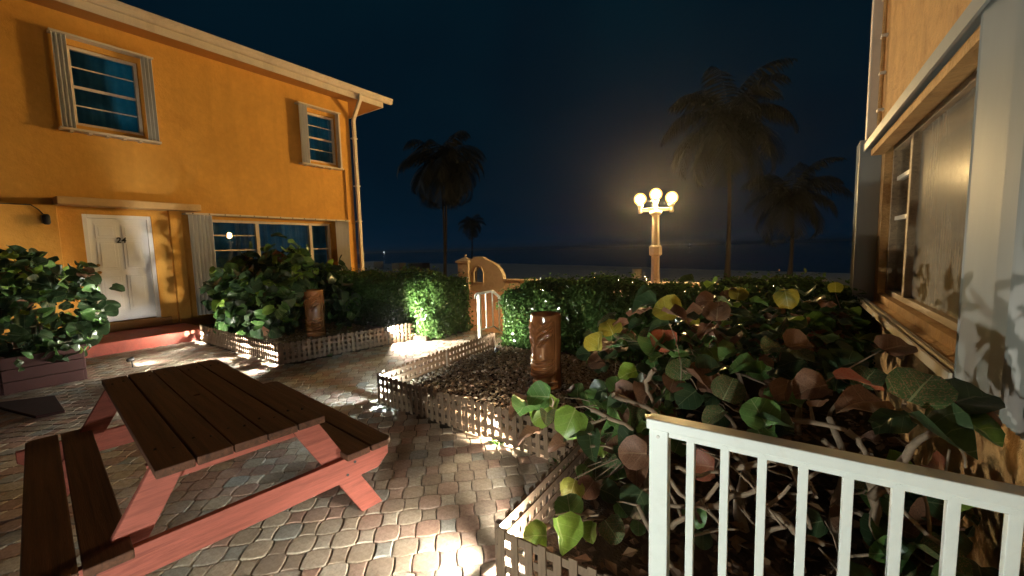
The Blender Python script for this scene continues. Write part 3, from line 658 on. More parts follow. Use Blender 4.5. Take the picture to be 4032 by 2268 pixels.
# ------------------------------------------------------------------ beds: soil and gravel
def poly_sheet(name, pts, z, kind='structure', thick=.09):
    m = MB(); n = len(pts); m.v += [(x, y, z) for x, y in pts]+[(x, y, z-thick) for x, y in pts]; m.f.append(tuple(range(n)))
    m.f += [(i, n+i, n+(i+1) % n, (i+1) % n) for i in range(n)]; return tag(m.build(name, M['soil'], fix=True), kind=kind)
BEDL = [(-9.48, 3.08), (-6.15, 2.97), (-5.70, 5.06), (-5.35, 5.1), (-5.35, 6.3), (-10.9, 6.3), (-10.9, 3.3), (-9.48, 3.3)]
BEDR = [(-3.57, 2.75), (-1.08, 2.63), (-1.06, 1.48), (.78, 1.48), (.78, 6.3), (-3.75, 6.3), (-3.75, 4.95)]
poly_sheet('left_bed_soil', BEDL, .085); poly_sheet('right_bed_soil', BEDR, .085)
def inpoly(x, y, p):
    c = False; n = len(p)
    for i in range(n):
        (x1, y1), (x2, y2) = p[i], p[(i+1) % n]
        if (y1 > y) != (y2 > y) and x < (x2-x1)*(y-y1)/(y2-y1)+x1: c = not c
    return c
def gravel(name, poly, n, region, r0_, r1_):
    m = MB(); base = [(1, 0, 0), (-1, 0, 0), (0, 1, 0), (0, -1, 0), (0, 0, 1), (0, 0, -1)]; fs = [(0, 2, 4), (2, 1, 4), (1, 3, 4), (3, 0, 4), (2, 0, 5), (1, 2, 5), (3, 1, 5), (0, 3, 5)]
    bm = bmesh.new(); bmesh.ops.create_icosphere(bm, subdivisions=1, radius=1); vb = [v.co.copy() for v in bm.verts]; fb = [tuple(v.index for v in f.verts) for f in bm.faces]; bm.free()
    k = 0
    while k < n:
        x = random.uniform(region[0], region[1]); y = random.uniform(region[2], region[3])
        if not inpoly(x, y, poly): continue
        r = random.uniform(r0_, r1_); sx, sy, sz = random.uniform(.7, 1.3), random.uniform(.6, 1), random.uniform(.35, .7)
        e = Euler((random.uniform(-.5, .5), random.uniform(-.5, .5), random.uniform(0, 6.3))).to_matrix(); z = .088+random.uniform(0, .022)
        hum = .05*math.exp(-((x+8)**2+(y-4.2)**2)*.8)
        m.add([e @ Vector((v.x*sx*r*random.uniform(.8, 1.15), v.y*sy*r*random.uniform(.8, 1.15), v.z*sz*r))+Vector((x, y, z+hum)) for v in vb], fb); k += 1
    return tag(m.build(name, M['gravel']), label='brown and tan gravel filling the planting bed', cat='gravel', kind='stuff')
gl = gravel('gravel', BEDL, 6000, (-9.3, -5.6, 2.95, 5.2), .015, .032); gl['label'] = 'loose brown gravel around the tiki vase under the sea grape bush'
gr_ = gravel('gravel', BEDR, 9000, (-3.7, -1.0, 2.65, 5.1), .011, .026); gr_['label'] = 'loose brown gravel around the open tiki vase inside the lattice fence'
m = MB()
for i in range(1500):
    x = random.uniform(-1.05, .75); y = random.uniform(1.5, 4.5); a = random.uniform(0, 6.3); s = random.uniform(.02, .055); z = .092+random.uniform(0, .03)
    e = Euler((random.uniform(-.5, .5), random.uniform(-.5, .5), a)).to_matrix()
    m.add([e @ Vector(p)*s+Vector((x, y, z)) for p in ((-1, 0, 0), (0, -.6, .15), (1, 0, 0), (0, .6, .15))], [(0, 1, 2), (0, 2, 3)])
tag(m.build('leaf_litter', M['litter']), label='dry brown leaf litter on the soil under the sea grape', cat='leaf litter', kind='stuff')

# ------------------------------------------------------------------ tiki vases
def tiki(loc, face, label, h, r):
    t = thing('tiki_vase', loc, label, 'tiki vase', 'carved tiki vases'); m = MB(); N, K = 160, 130
    def bumpf(a, z):       # a angle from the face axis, z 0..1 up
        s = 0; x = a/1.25; ax = abs(x)
        G = lambda d, w: math.exp(-(d/w)**2)
        if ax < 1.25:
            fade = 1 if ax < .95 else max(0, 1-(ax-.95)/.3)
            s -= 1.1*G(z-.055, .018)+1.1*G(z-.115, .010)
            if .13 < z < .42:                                     # wide mouth of stacked lips
                for q in (.165, .215, .262, .312, .37): s += 1.5*G(z-q-.05*x*x, .014)*fade
                s -= .8*G(ax-1.0, .08)
            s += 1.7*G(x, .16)*(1 if .40 < z < .62 else G(z-.51, .13))+1.2*G(ax-.22, .10)*G(z-.43, .035)   # nose and nostrils
            if .50 < z < .95:                                     # slanted eyes and brow grooves
                for q in range(5): s += 1.3*math.exp(-((z-(.54+.055*q)-.22*ax)/.012)**2)*(1 if .18 < ax < .95 else 0)
                s -= 1.4*math.exp(-((z-.60-.2*ax)/.03)**2-((ax-.5)/.2)**2)
            s += 1.0*G(z-.90+.25*abs(ax-.3), .010)*(1 if ax < .7 else 0)
            s -= 1.2*G(ax-1.12, .03)*(1 if .1 < z < .93 else 0)
        return s
    for k in range(K+1):
        z = k/K
        for j in range(N):
            th = 2*math.pi*j/N; a = (th-face+math.pi) % (2*math.pi)-math.pi
            rr = r*(1+.02*math.cos(z*9)-.03*(1-z))+bumpf(a, z)*.010
            if z > .985: rr -= .004
            m.v.append((loc[0]+rr*math.cos(th), loc[1]+rr*math.sin(th), loc[2]+z*h))
    for q, (rr, z) in enumerate(((r*.93, 1.0), (r*.86, .985), (r*.82, .9), (r*.78, .45))):
        for j in range(N): th = 2*math.pi*j/N; m.v.append((loc[0]+rr*math.cos(th), loc[1]+rr*math.sin(th), loc[2]+z*h))
    rows = K+5
    for i in range(rows-1):
        for j in range(N): q = (j+1) % N; m.f.append((i*N+j, i*N+q, (i+1)*N+q, (i+1)*N+j))
    m.f.append(tuple((rows-1)*N+j for j in range(N))); m.build('vase_body', M['glaze'], t, smooth=True)
    return t
tiki((-7.15, 4.10, .10), R(-62), 'brown glazed tiki vase at the foot of the bushy sea grape', .86, .172)
tiki((-2.17, 3.82, .10), R(-105), 'brown glazed tiki vase with open top beside the leafy sea grape and railing', .80, .168)

# ------------------------------------------------------------------ garden spotlights
WARM = (1, .83, .60); COOL = (.72, .92, 1); WHT = (1, .94, .82)
def garden_light(loc, aim, w, c, label, cone=150, e=120):
    t = thing('garden_spotlight', (loc[0], loc[1], .02), label, 'spotlight', None); loc = Vector(loc); d = Vector(aim).normalized()
    MB().tube([(loc.x, loc.y, -.02), (loc.x, loc.y, loc.z-.02)], .008, 8).build('stake', M['stake'], t)
    m = MB(); b = loc-d*.065; m.tube([b, b+d*.01, b+d*.05, loc+d*.0, loc+d*.012], [.018, .028, .032, .036, .036], 16, cap=False); m.f.append(tuple(range(15, -1, -1))); m.build('housing', M['stake'], t, smooth=True)
    m = MB(); m.tube([loc+d*.003, loc+d*.006], [.034, .033], 16); m.build('lens', emit('lit_lens', c, e), t)
    spot_light('beam', loc+d*.02, d, w, c, t, cone); return t
garden_light((-3.52, 4.74, .15), (.0, .45, .75), 5, WHT, 'lit spotlight at the end of the path fence below the clipped hedge', 130, 300)
garden_light((-1.97, 2.665, .14), (-.55, -.8, -.12), 15, WARM, 'lit spotlight behind the lattice in front of the open tiki vase', 360)
garden_light((-3.53, 2.80, .17), (-.85, -.35, -.10), 9, COOL, 'lit bluish spotlight in the bed corner where the path meets the pavers', 360)
garden_light((-5.74, 4.58, .27), (.72, .55, .02), 52, WHT, 'lit spotlight on the fence end against the bright green hedge', 170, 200)
garden_light((-6.18, 2.985, .15), (-.55, -.75, -.12), 46, WHT, 'lit spotlight at the outer corner of the sea grape bed', 165)
garden_light((-7.12, 3.01, .15), (-.45, -.80, -.12), 42, WHT, 'lit spotlight midway along the fence nearest the porch', 165)
garden_light((-9.12, 3.09, .15), (-.25, -.95, -.10), 34, WHT, 'lit spotlight against the end of the red porch kerb', 165)
garden_light((-8.05, 1.75, .12), (-.45, .85, .0), 2.0, WHT, 'lit spotlight on the pavers beside the timber planter', 130)
garden_light((-1.03, 1.53, .18), (-.80, -.45, .0), 11, WHT, 'lit spotlight in the fence corner under the sea grape leaves', 360, 200)
garden_light((-.92, -.62, .34), (-.16, 1, .02), 14, (.93, 1, .92), 'lit spotlight by the pavers facing the white railing', 150)

# ------------------------------------------------------------------ foliage
def leaf_proto(name, fold, droop, wave, n=14, petiole=True):
    m = MB(); uv = []
    def pt(x, y):
        z = fold*abs(y)-droop*(x+.4)**2*.5+wave*math.sin(x*4+1)*math.sin(y*5)*.5-.18*(x*x+y*y)*0
        return (x+1, y, z)
    m.v.append(pt(-.55, 0)); uv.append((-.55, 0))
    for ring in (.55, 1.0):
        for i in range(n):
            t = 2*math.pi*(i+.5)/n-math.pi; r = 1.0-.34*math.exp(-((abs(t)-math.pi)/.38)**2)+.03*math.sin(5*t+fold*9)
            x, y = r*math.cos(t)*.98, r*math.sin(t)*1.02; x = -.55+(x+.55)*ring; y *= ring; m.v.append(pt(x, y)); uv.append((x, y))
    for i in range(n):
        j = (i+1) % n; m.f += [(0, 1+i, 1+j), (1+i, 1+n+i, 1+n+j, 1+j)]
    me = m.mesh(name, None, smooth=True)
    ul = me.uv_layers.new(name='UVMap')
    for lp in me.loops: x, y = uv[lp.vertex_index]; ul.data[lp.index].uv = (x*.5+.5, y*.5+.5)
    me.materials.append(M['leaf_g']); return me, m, uv
PROTO = [leaf_proto('leaf_a', .26, .42, .22), leaf_proto('leaf_b', .50, .60, .30), leaf_proto('leaf_c', -.16, .75, .5), leaf_proto('leaf_d', .85, .45, .3)]
def frame_from(nrm, axis):
    n = Vector(nrm).normalized(); x = Vector(axis); x = (x-n*x.dot(n))
    if x.length < 1e-4: x = Vector((1, 0, 0))-n*n.x
    x.normalize(); y = n.cross(x)
    return Matrix(((x.x, y.x, n.x, 0), (x.y, y.y, n.y, 0), (x.z, y.z, n.z, 0), (0, 0, 0, 1)))
def leaf_stuff(name, items, mat, parent):
    m = MB(); uvs = []
    for pos, fr, s, k in items:
        src, uv = PROTO[k][1], PROTO[k][2]; m.add([pos+(fr @ Vector(v))*s for v in src.v], src.f)
        uvs += uv
    off = root_of(parent); me = m.mesh(name, mat, off, True); ul = me.uv_layers.new(name='UVMap')
    for lp in me.loops: x, y = uvs[lp.vertex_index]; ul.data[lp.index].uv = (x*.5+.5, y*.5+.5)
    o = bpy.data.objects.new(name, me); col.objects.link(o); o.parent = parent; o['kind'] = 'stuff'; return o
def curve_pts(a, b, n, jit, sag=0):
    a = Vector(a); b = Vector(b); L = (b-a).length; pts = []
    o1 = Vector((random.gauss(0, 1), random.gauss(0, 1), random.gauss(0, .6)))*L*jit; o2 = Vector((random.gauss(0, 1), random.gauss(0, 1), random.gauss(0, .6)))*L*jit
    for i in range(n+1):
        t = i/n; pts.append(a.lerp(b, t)+o1*math.sin(math.pi*t)+o2*math.sin(2*math.pi*t)*.6+Vector((0, 0, sag*math.sin(math.pi*t))))
    return pts

def bush(name, base, label, clusters, leaf_r, mats, nleaf_obj, nstuff, vol, branch_mat, trunks, group=None, heroes=(), up=.55, flat=0, branches=()):
    """clusters: points the branches reach for; leaves sit round the branch ends"""
    t = thing(name, base, label, 'shrub', group); nodes = []
    for tr in trunks:
        top = Vector(tr[1]); pts = curve_pts(tr[0], top, 6, .06); bm_ = MB(); bm_.tube(pts, [tr[2]*(1-.45*i/6) for i in range(7)], 8); nodes += [(p, tr[2]*(1-.45*i/6)) for i, p in enumerate(pts) if i > 1]; bm_.build('trunk', branch_mat, t, smooth=True)
    tw = MB(); ends = []
    for pts, rr in branches:
        b_ = MB(); q = [pts[0]]
        for a, c in zip(pts, pts[1:]): q += curve_pts(a, c, 4, .05)[1:]
        b_.tube(q, [rr*(1.15-.5*i/len(q)) for i in range(len(q))], 7); b_.build('branch', branch_mat, t, smooth=True); nodes += [(p, rr) for p in q[1:-1]]
    for c in sorted(clusters, key=lambda c: min((Vector(c)-n[0]).length for n in nodes)):
        c = Vector(c); par = min(nodes, key=lambda n: (n[0]-c).length+.25*max(0, n[0].z-c.z)); L = (c-par[0]).length
        if L < .03: ends.append((c, par[1])); continue
        ra = max(.004, par[1]*.72); pts = curve_pts(par[0], c, 5, .09, -.03*L); tw.tube(pts, [ra*(1-.5*i/5) for i in range(6)], 6)
        for i, p in enumerate(pts[2:]): nodes.append((p, ra*(1-.5*(i+2)/5)))
        ends.append((c, ra*.5))
    # hero leaves are fixed in place and joined on by petioles
    for pos, nrm, ax, s, mt, kk in heroes:
        fr = frame_from(nrm, ax); inst('leaf', PROTO[kk][0], t, pos-(fr @ Vector((1, 0, 0)))*s, fr, s, M[mt])
        p = pos-(fr @ Vector((.93, 0, 0)))*s; nb = min(nodes, key=lambda n: (n[0]-p).length); tw.tube([p+(fr @ Vector((.1, 0, .02)))*s, p.lerp(nb[0], .4)+(fr @ Vector((-.3, 0, 0)))*s*.3, nb[0]], [.0028, .004, max(.004, nb[1]*.6)], 5, cap=False)
    stuff = {}; cnt = 0
    total = nleaf_obj+nstuff; cand = []
    for i in range(total):
        c, rr = random.choice(ends); ctr = Vector(vol[0])
        out = Vector(((c.x-ctr.x)/vol[1][0], (c.y-ctr.y)/vol[1][1], (c.z-ctr.z)/vol[1][2]))
        nrm = Vector((random.gauss(0, .5)+out.x*.5, random.gauss(0, .5)+out.y*.5, random.gauss(up, .4)+out.z*.4))
        if flat: nrm.z += flat*random.random()
        ax = Vector((random.gauss(0, 1)+out.x, random.gauss(0, 1)+out.y, random.gauss(0, .5)))
        s = leaf_r*random.uniform(.6, 1.15); fr = frame_from(nrm, ax); pos = c+Vector((random.gauss(0, .07), random.gauss(0, .07), random.gauss(0, .06)))*(leaf_r/.08)
        pos.z = max(pos.z, .14)
        cand.append(((pos-CAM).length, pos, fr, s, random.randrange(4), random.choices([a for a, _ in mats], [w for _, w in mats])[0]))
    cand.sort(key=lambda q: q[0])
    for d, pos, fr, s, k, mt in cand:
        if cnt < nleaf_obj: inst('leaf', PROTO[k][0], t, pos, fr, (s*random.uniform(.85, 1.15), s*random.uniform(.72, 1.02), s*random.uniform(.7, 1.5)), M[mt]); cnt += 1
        else: stuff.setdefault(mt, []).append((pos, fr, s, k))
    for mt, it in stuff.items(): leaf_stuff('leaf_mass', it, M[mt], t)
    tw.build('twigs', branch_mat, t, smooth=True, kind='stuff')
    return t

# near sea grape: leaves read off the photograph (pixel, radius in pixels), their distance from the usual leaf size
HERO = [ # x, y, r, material, proto, tilt (right, up) of the normal, axis (right, up)
 (2124,1560,52,'leaf_g',0,(-.2,.25),(-1,.15)),(2133,1638,42,'leaf_l',0,(-.1,.2),(-1,-.6)),(2248,1650,60,'leaf_l',2,(.1,.45),(-.4,-1)),(2184,1597,40,'leaf_l',3,(-.9,.2),(-.5,-1)),
 (2315,1568,38,'leaf_g',1,(.5,.3),(.3,-1)),(2273,1539,32,'leaf_g',1,(-.5,.2),(-.2,1)),(2424,1518,37,'leaf_g',0,(.1,.2),(.2,1)),(2360,1539,38,'leaf_d',1,(-.2,.6),(-1,-.3)),
 (2410,1340,36,'leaf_g',1,(0,.1),(-.1,1)),(2356,1348,42,'leaf_y',3,(-.9,.1),(-.2,1)),(2402,1286,42,'leaf_y',2,(0,.5),(-.3,1)),(2306,1392,34,'leaf_d',0,(.1,.9),(-1,.1)),
 (2352,1423,36,'leaf_b',0,(.1,1.0),(-1,0)),(2501,1353,36,'leaf_d',0,(.1,1.1),(1,.1)),(2627,1220,52,'leaf_y',1,(.05,.5),(-.7,.5)),(2720,1245,34,'leaf_y',2,(.2,.7),(1,.1)),
 (2611,1336,46,'leaf_r',1,(.1,.2),(0,-1)),(2534,1466,36,'leaf_d',0,(0,.9),(-1,0)),(2576,1435,30,'leaf_g',0,(-.1,.2),(-.2,1)),(2476,1468,40,'leaf_l',0,(-.2,.9),(-1,-.2)),
 (2680,1456,48,'leaf_p',1,(-.3,.2),(-.1,1)),(2712,1560,50,'leaf_d',0,(.2,.5),(-.7,-.6)),(2638,1547,30,'leaf_g',0,(0,.2),(0,-1)),(2866,1535,56,'leaf_p',1,(.1,.15),(.5,1)),
 (2812,1514,46,'leaf_b',3,(-.9,.2),(0,1)),(2828,1638,44,'leaf_d',0,(.1,.3),(-.6,-.6)),(2452,1630,32,'leaf_g',1,(.3,.1),(.1,-1)),(2588,1617,40,'leaf_b',0,(0,1.0),(-1,.2)),
 (2907,1158,32,'leaf_y',0,(.1,.4),(.2,1)),(2779,1183,34,'leaf_b',0,(.1,.6),(-1,.2)),(2824,1228,46,'leaf_b',1,(-.2,.3),(0,1)),(2800,1456,50,'leaf_d',3,(-.2,1.2),(.8,.6)),
 (3096,1167,40,'leaf_y',2,(0,.4),(.2,-1)),(3289,1133,23,'leaf_y',0,(0,.2),(0,1)),(2993,1629,64,'leaf_g',0,(.05,.25),(-.4,.9)),(3042,1552,42,'leaf_b',1,(-.2,.5),(-.3,1)),
 (3199,1525,62,'leaf_b',1,(.1,1.1),(-1,.1)),(3415,1490,54,'leaf_p',1,(-.3,.6),(.5,1)),(3621,1530,92,'leaf_p',0,(.1,.6),(.6,.8)),(3141,1360,50,'leaf_b',3,(.1,1.0),(1,-.1)),
 (3123,1422,48,'leaf_d',0,(.1,1.1),(-1,.1)),(3527,1364,60,'leaf_b',0,(.1,1.3),(1,.1)),(3065,1310,34,'leaf_y',1,(.1,.8),(-1,.3)),(3809,1566,90,'leaf_d',0,(0,1.4),(1,.1)),
 (2110,2107,52,'leaf_l',2,(-.1,.4),(-1,.1)),(2207,2098,70,'leaf_l',3,(.9,.2),(-.1,-1)),(2241,1996,52,'leaf_g',1,(-.1,.4),(-.2,1)),(2253,1923,44,'leaf_y',2,(0,.2),(-.3,-1)),
 (2320,1918,42,'leaf_b',0,(.1,.4),(-.5,-.8)),(2345,1849,46,'leaf_p',1,(0,.2),(0,1)),(2426,1849,46,'leaf_g',1,(.1,.3),(-.2,1)),(2499,1784,58,'leaf_b',0,(.1,.2),(-1,.1)),
 (2296,1748,37,'leaf_b',1,(.2,.8),(-1,-.2)),(2366,1724,30,'leaf_b',0,(0,.8),(1,.2)),(2506,1973,58,'leaf_d',1,(-.2,.4),(-.4,-1)),(2449,2001,32,'leaf_g',0,(.1,.3),(.5,-.8)),
 (2407,2084,48,'leaf_p',1,(.1,.4),(.5,-1)),(2329,2089,42,'leaf_l',3,(-.8,.1),(0,-1)),(2513,2075,28,'leaf_g',0,(0,.2),(0,-1)),(2398,1941,42,'leaf_d',1,(.2,.6),(.8,-.5)),
 (2765,1833,54,'leaf_r',0,(0,.15),(-1,.2)),(2735,2029,42,'leaf_g',1,(-.1,.2),(.1,-1)),(2768,2124,32,'leaf_d',0,(0,.3),(0,-1)),(3196,2059,50,'leaf_d',0,(0,.6),(-1,0)),(2667,1756,40,'leaf_g',0,(.3,.4),(.5,1)),
 (2300,1860,30,'leaf_g',0,(0,.3),(-.5,-1)),(2560,1700,36,'leaf_d',0,(0,.6),(1,.3)),(2380,1770,30,'leaf_l',3,(-.5,.3),(0,-1)),(2900,1330,40,'leaf_d',0,(0,1.1),(-1,0)),(3330,1440,46,'leaf_d',0,(0,1.2),(1,0)),(3000,1460,42,'leaf_g',0,(0,.8),(-1,.3))]
heroes = []
for x, y, r, mt, kk, tilt, ax in HERO:
    d = ray(x, y); r *= 1.1; D = FPX*.165/(2*r)
    if d.z < -.02: D = min(D, (CAM_H-.26)/-d.z)
    if x > 2560: D = max(D, 1.62/d.y)
    D = min(D, 4.75/d.y)
    if d.x > 0: D = min(D, .60/d.x)
    pos = CAM+d*D; s = r*D/FPX
    nrm = -d.normalized()+cr*tilt[0]+Vector((0, 0, tilt[1])); heroes.append((pos, nrm, cr*ax[0]+cu*ax[1], s, mt, kk))
random.seed(21)
BR = []
for pts, rr, Y in (([(2414,1556),(2480,1580),(2551,1605),(2590,1640)],.013,1.95),([(2576,1455),(2540,1500),(2548,1540),(2572,1590)],.011,2.0),([(2331,1614),(2390,1640),(2450,1665),(2490,1690)],.011,1.85),([(2320,1670),(2390,1645)],.006,1.85),
  ([(2988,2023),(3112,1910)],.008,1.9),([(3005,2005),(3107,2065),(3237,2142)],.015,1.9),([(3410,1790),(3428,1857),(3440,1960),(3463,2124)],.024,2.2),([(3430,1960),(3570,1797),(3701,1684)],.017,2.2),([(2857,1857),(2916,1988)],.013,1.95),
  ([(2785,1994),(2900,1950),(3011,1916)],.013,1.9),([(2900,1840),(3035,1809),(3118,1833)],.014,2.0),([(2993,2130),(3040,2085),(3095,2071)],.010,1.85),([(3154,1881),(3190,1910),(3214,1958)],.009,1.9),([(3172,1887),(3291,1839)],.007,1.95),
  ([(3333,1696),(3380,1730),(3410,1790)],.014,2.2),([(3059,1643),(3180,1660),(3333,1696)],.013,2.2),([(2324,1757),(2412,1766)],.006,1.8),([(2223,2075),(2356,2029)],.005,1.6),([(2620,1870),(2700,1960),(2760,2060)],.010,1.8),([(2640,2080),(2740,1990),(2830,1900)],.011,1.85),
  ([(2640,1990),(2790,2010)],.008,1.75),([(3690,1690),(3780,1760),(3800,1840)],.006,2.3),([(3120,1840),(3160,1960),(3190,2080)],.012,2.1),([(2880,1790),(2950,1870),(3010,1960)],.010,2.1),([(2660,1840),(2740,1870),(2830,1860)],.009,1.85),([(3240,1730),(3330,1800),(3420,1850)],.010,2.3)):
    BR.append(([at_y(x, y, Y+random.uniform(-.06, .06)) for x, y in pts], rr))
for i in range(24):
    a = Vector((random.uniform(-.45, .55), random.uniform(1.75, 2.7), random.uniform(.15, .6))); b = a+Vector((random.gauss(0, .16), random.gauss(0, .12), random.gauss(.02, .12))); BR.append(([a, b], random.uniform(.003, .008)))
cl = []
for i in range(125):
    y = random.uniform(2.1, 4.9); x = random.uniform(-1.0, .5); z = random.uniform(.28, .62) if y < 3 else random.uniform(.55, .98)
    if x < -.75 and y > 3.2: continue
    if y < 3.0 and x > -.62: continue
    cl.append((x, y, z+(.06 if y > 3.8 else 0)))
cl += [tuple(h[0]-Vector((.02, -.06, .05))) for h in heroes[:44:2]]
cl += [(random.uniform(.25, .62), random.uniform(2.0, 2.8), random.uniform(.2, .5)) for i in range(14)]
trk_ = [((-.15, 2.35, .05), (-.25, 2.6, .5), .034), ((-.45, 2.15, .05), (-.75, 2.3, .45), .024), ((.25, 2.5, .05), (.22, 3.0, .55), .03), ((-.1, 3.1, .05), (-.3, 3.5, .6), .028), ((.1, 3.8, .05), (.1, 4.2, .7), .026), ((-.35, 1.85, .05), (-.55, 1.8, .40), .016)]
bush('sea_grape_shrub', (-.1, 2.6, .05), 'sprawling sea grape with bare pale branches and blotched leaves behind the white railing', cl, .082,
     [('leaf_d', 4), ('leaf_g', 2.2), ('leaf_b', 3.2), ('leaf_p', 1.6), ('leaf_l', .6), ('leaf_r', .3)], 200, 400, ((-.2, 3.2, .4), (1.2, 1.8, .7)), M['bark'], trk_, heroes=heroes, up=.9, flat=1.8, branches=BR)
# bare crossing twigs low in the bush
random.seed(5)
# bushy sea grape in the left bed
cl = []
while len(cl) < 150:
    x = random.uniform(-9.9, -6.6); y = random.uniform(3.15, 5.3); z = random.uniform(.2, 1.75)
    q = ((x+8.35)/1.55)**2+((y-4.2)/1.05)**2+((z-.75)/.95)**2
    v = Vector((x, y, z))-CAM; dz = v.dot(cf); px = 2016+FPX*v.dot(cr)/dz
    if 1165 < px < 1330 and dz < 8.55: continue
    if .45 < q < 1: cl.append((x, y, z))
bush('sea_grape_shrub', (-8.3, 4.2, .08), 'dense rounded sea grape in front of the picture window', cl, .122, [('leaf_d', 5), ('leaf_g', 3), ('leaf_l', .5), ('leaf_b', .35)], 290, 750, ((-8.3, 4.2, .75), (1.5, 1.05, .95)), M['stem_dark'],
     [((-8.3, 4.2, .05), (-8.4, 4.2, .9), .04), ((-8.6, 4.1, .05), (-9.1, 4.1, .8), .03), ((-7.9, 4.2, .05), (-7.5, 4.2, .8), .03)], up=.35)
# shrub in the round planter
cl = []
while len(cl) < 130:
    x = random.uniform(-9.6, -7.6); y = random.uniform(.0, 1.7); z = random.uniform(.3, 1.72)
    q = ((x+8.5)/1.0)**2+((y-.86)/.70)**2+((z-.92)/.80)**2
    if .35 < q < 1: cl.append((x, y, z))
PX, PY = -8.15, .86
bush('potted_shrub', (PX, PY, .5), 'leafy dark shrub growing in the square timber planter by the porch', cl, .085, [('leaf_d', 6), ('leaf_g', 2), ('leaf_l', .4), ('leaf_b', .3)], 200, 560, ((-8.5, 1.0, 1.0), (1.0, .9, .7)), M['stem_dark'], [((PX, PY, .4), (PX-.2, PY, 1.0), .035), ((PX+.1, PY, .4), (PX+.1, PY+.15, .95), .025)], up=.3)
pt_ = thing('timber_planter', (PX, PY, 0), 'square dark red timber planter holding the leafy shrub by the porch', 'planter')
hw_ = .36
for k in range(3):
    z0 = .01+k*.15; z1 = z0+.143
    for sx in (-1, 1):
        MB().box((PX-hw_, PY+sx*hw_-.015, z0), (PX+hw_, PY+sx*hw_+.015, z1)).build('plank', M['tile_red'], pt_, bevel=.005)
        MB().box((PX+sx*hw_-.015, PY-hw_+.016, z0), (PX+sx*hw_+.015, PY+hw_-.016, z1)).build('plank', M['tile_red'], pt_, bevel=.005)
for sx in (-1, 1):
    for sy in (-1, 1): MB().box((PX+sx*(hw_-.04)-.022, PY+sy*(hw_-.04)-.022, 0), (PX+sx*(hw_-.04)+.022, PY+sy*(hw_-.04)+.022, .47)).build('corner_post', M['tile_red'], pt_)
    MB().box((PX-hw_-.03, PY+sx*(hw_+.005)-.035, .462), (PX+hw_+.03, PY+sx*(hw_+.005)+.035, .485)).build('cap_board', M['tile_red'], pt_, bevel=.004)
MB().box((PX-hw_+.018, PY-hw_+.018, .05), (PX+hw_-.018, PY+hw_-.018, .42)).build('planter_soil', M['soil'], pt_)
sl = thing('red_slab', (-6.75, .62, 0), 'flat red slab lying on the pavers beside the timber planter', 'slab')
m = MB(); m.prism([(-7.40, .36), (-6.32, .60), (-6.28, .80), (-7.10, .84)], lambda a, b: (a, b, .004), lambda a, b: (a, b, .035)); m.build('slab_top', M['tile_red'], sl, bevel=.006, fix=True)

# clipped hedges
def hedge(name, lo, hi, n, label, leaf=.032, seed=3, round_=.30):
    random.seed(seed); c = [(a+b)/2 for a, b in zip(lo, hi)]; t = thing(name, (c[0], c[1], .08), label, 'hedge', 'clipped hedges beside the path')
    m = MB(); ex, ey, ez = [(b-a)/2 for a, b in zip(lo, hi)]
    areas = [('top', ex*ey*4), ('front', ex*ez*4), ('back', ex*ez*2), ('l', ey*ez*4), ('r', ey*ez*4)]
    def lump(x, y, z): return .05*math.sin(x*3.1+z*2)+.04*math.sin(y*4.3+x*1.7)+.03*math.sin(x*9.1+z*7+y*8)
    for i in range(n):
        f = random.choices([a for a, _ in areas], [w for _, w in areas])[0]
        x, y, z = (random.uniform(lo[k], hi[k]) for k in range(3)); nrm = {'top': (0, 0, 1), 'front': (0, -1, 0), 'back': (0, 1, 0), 'l': (-1, 0, 0), 'r': (1, 0, 0)}[f]
        if f == 'top': z = hi[2]
        if f == 'front': y = lo[1]
        if f == 'back': y = hi[1]
        if f == 'l': x = lo[0]
        if f == 'r': x = hi[0]
        p = Vector((x, y, z)); q = p.copy()
        # rounded edges: pull corners in
        inner = Vector([min(max(p[k], lo[k]+round_), hi[k]-round_) for k in range(3)]); inner.z = min(p.z, hi[2]-round_); dd = p-inner
        if dd.length > 1e-4: nrm = dd.normalized(); p = inner+nrm*round_
        p += Vector(nrm)*(lump(*p)-abs(random.gauss(0, .075))+ (random.uniform(0, .12) if random.random() < .10 else 0))
        nn = Vector(nrm)+Vector((random.gauss(0, .6), random.gauss(0, .6), random.gauss(.25, .6))); fr = frame_from(nn, (random.gauss(0, 1), random.gauss(0, 1), random.gauss(.3, 1))); s = leaf*random.uniform(.5, 1.5)
        m.add([p+(fr @ Vector(v))*s for v in ((-1, 0, 0), (-.2, -.52, .10), (1, 0, -.08), (-.2, .52, .10))], [(0, 1, 2), (0, 2, 3)])
    for i in range(n//6):                                   # inner leaves close the gaps
        p = Vector([random.uniform(lo[k]+.22, hi[k]-.22) for k in range(3)]); p.z = random.uniform(.08, hi[2]-.24); fr = frame_from((random.gauss(0, 1), random.gauss(0, 1), random.gauss(0, 1)), (random.gauss(0, 1), random.gauss(0, 1), random.gauss(0, 1))); s = .055
        m.add([p+(fr @ Vector(v))*s for v in ((-1, 0, 0), (-.2, -.6, .10), (1, 0, -.08), (-.2, .6, .10))], [(0, 1, 2), (0, 2, 3)])
    m.build('leaf_mass', M['hedge'], t, kind='stuff')
    s = MB()
    for i in range(int((hi[0]-lo[0])*14)):
        a = Vector((random.uniform(lo[0]+.15, hi[0]-.15), random.uniform(lo[1]+.2, hi[1]-.2), .05)); b = a+Vector((random.gauss(0, .15), random.gauss(0, .15), hi[2]-.3)); s.tube(curve_pts(a, b, 4, .06), [.012, .010, .008, .006, .004], 5)
    s.build('stems', M['stem_dark'], t, kind='stuff')
    co = MB(); co.box((lo[0]+.3, lo[1]+.3, .05), (hi[0]-.3, hi[1]-.3, hi[2]-.32)); 
    return t
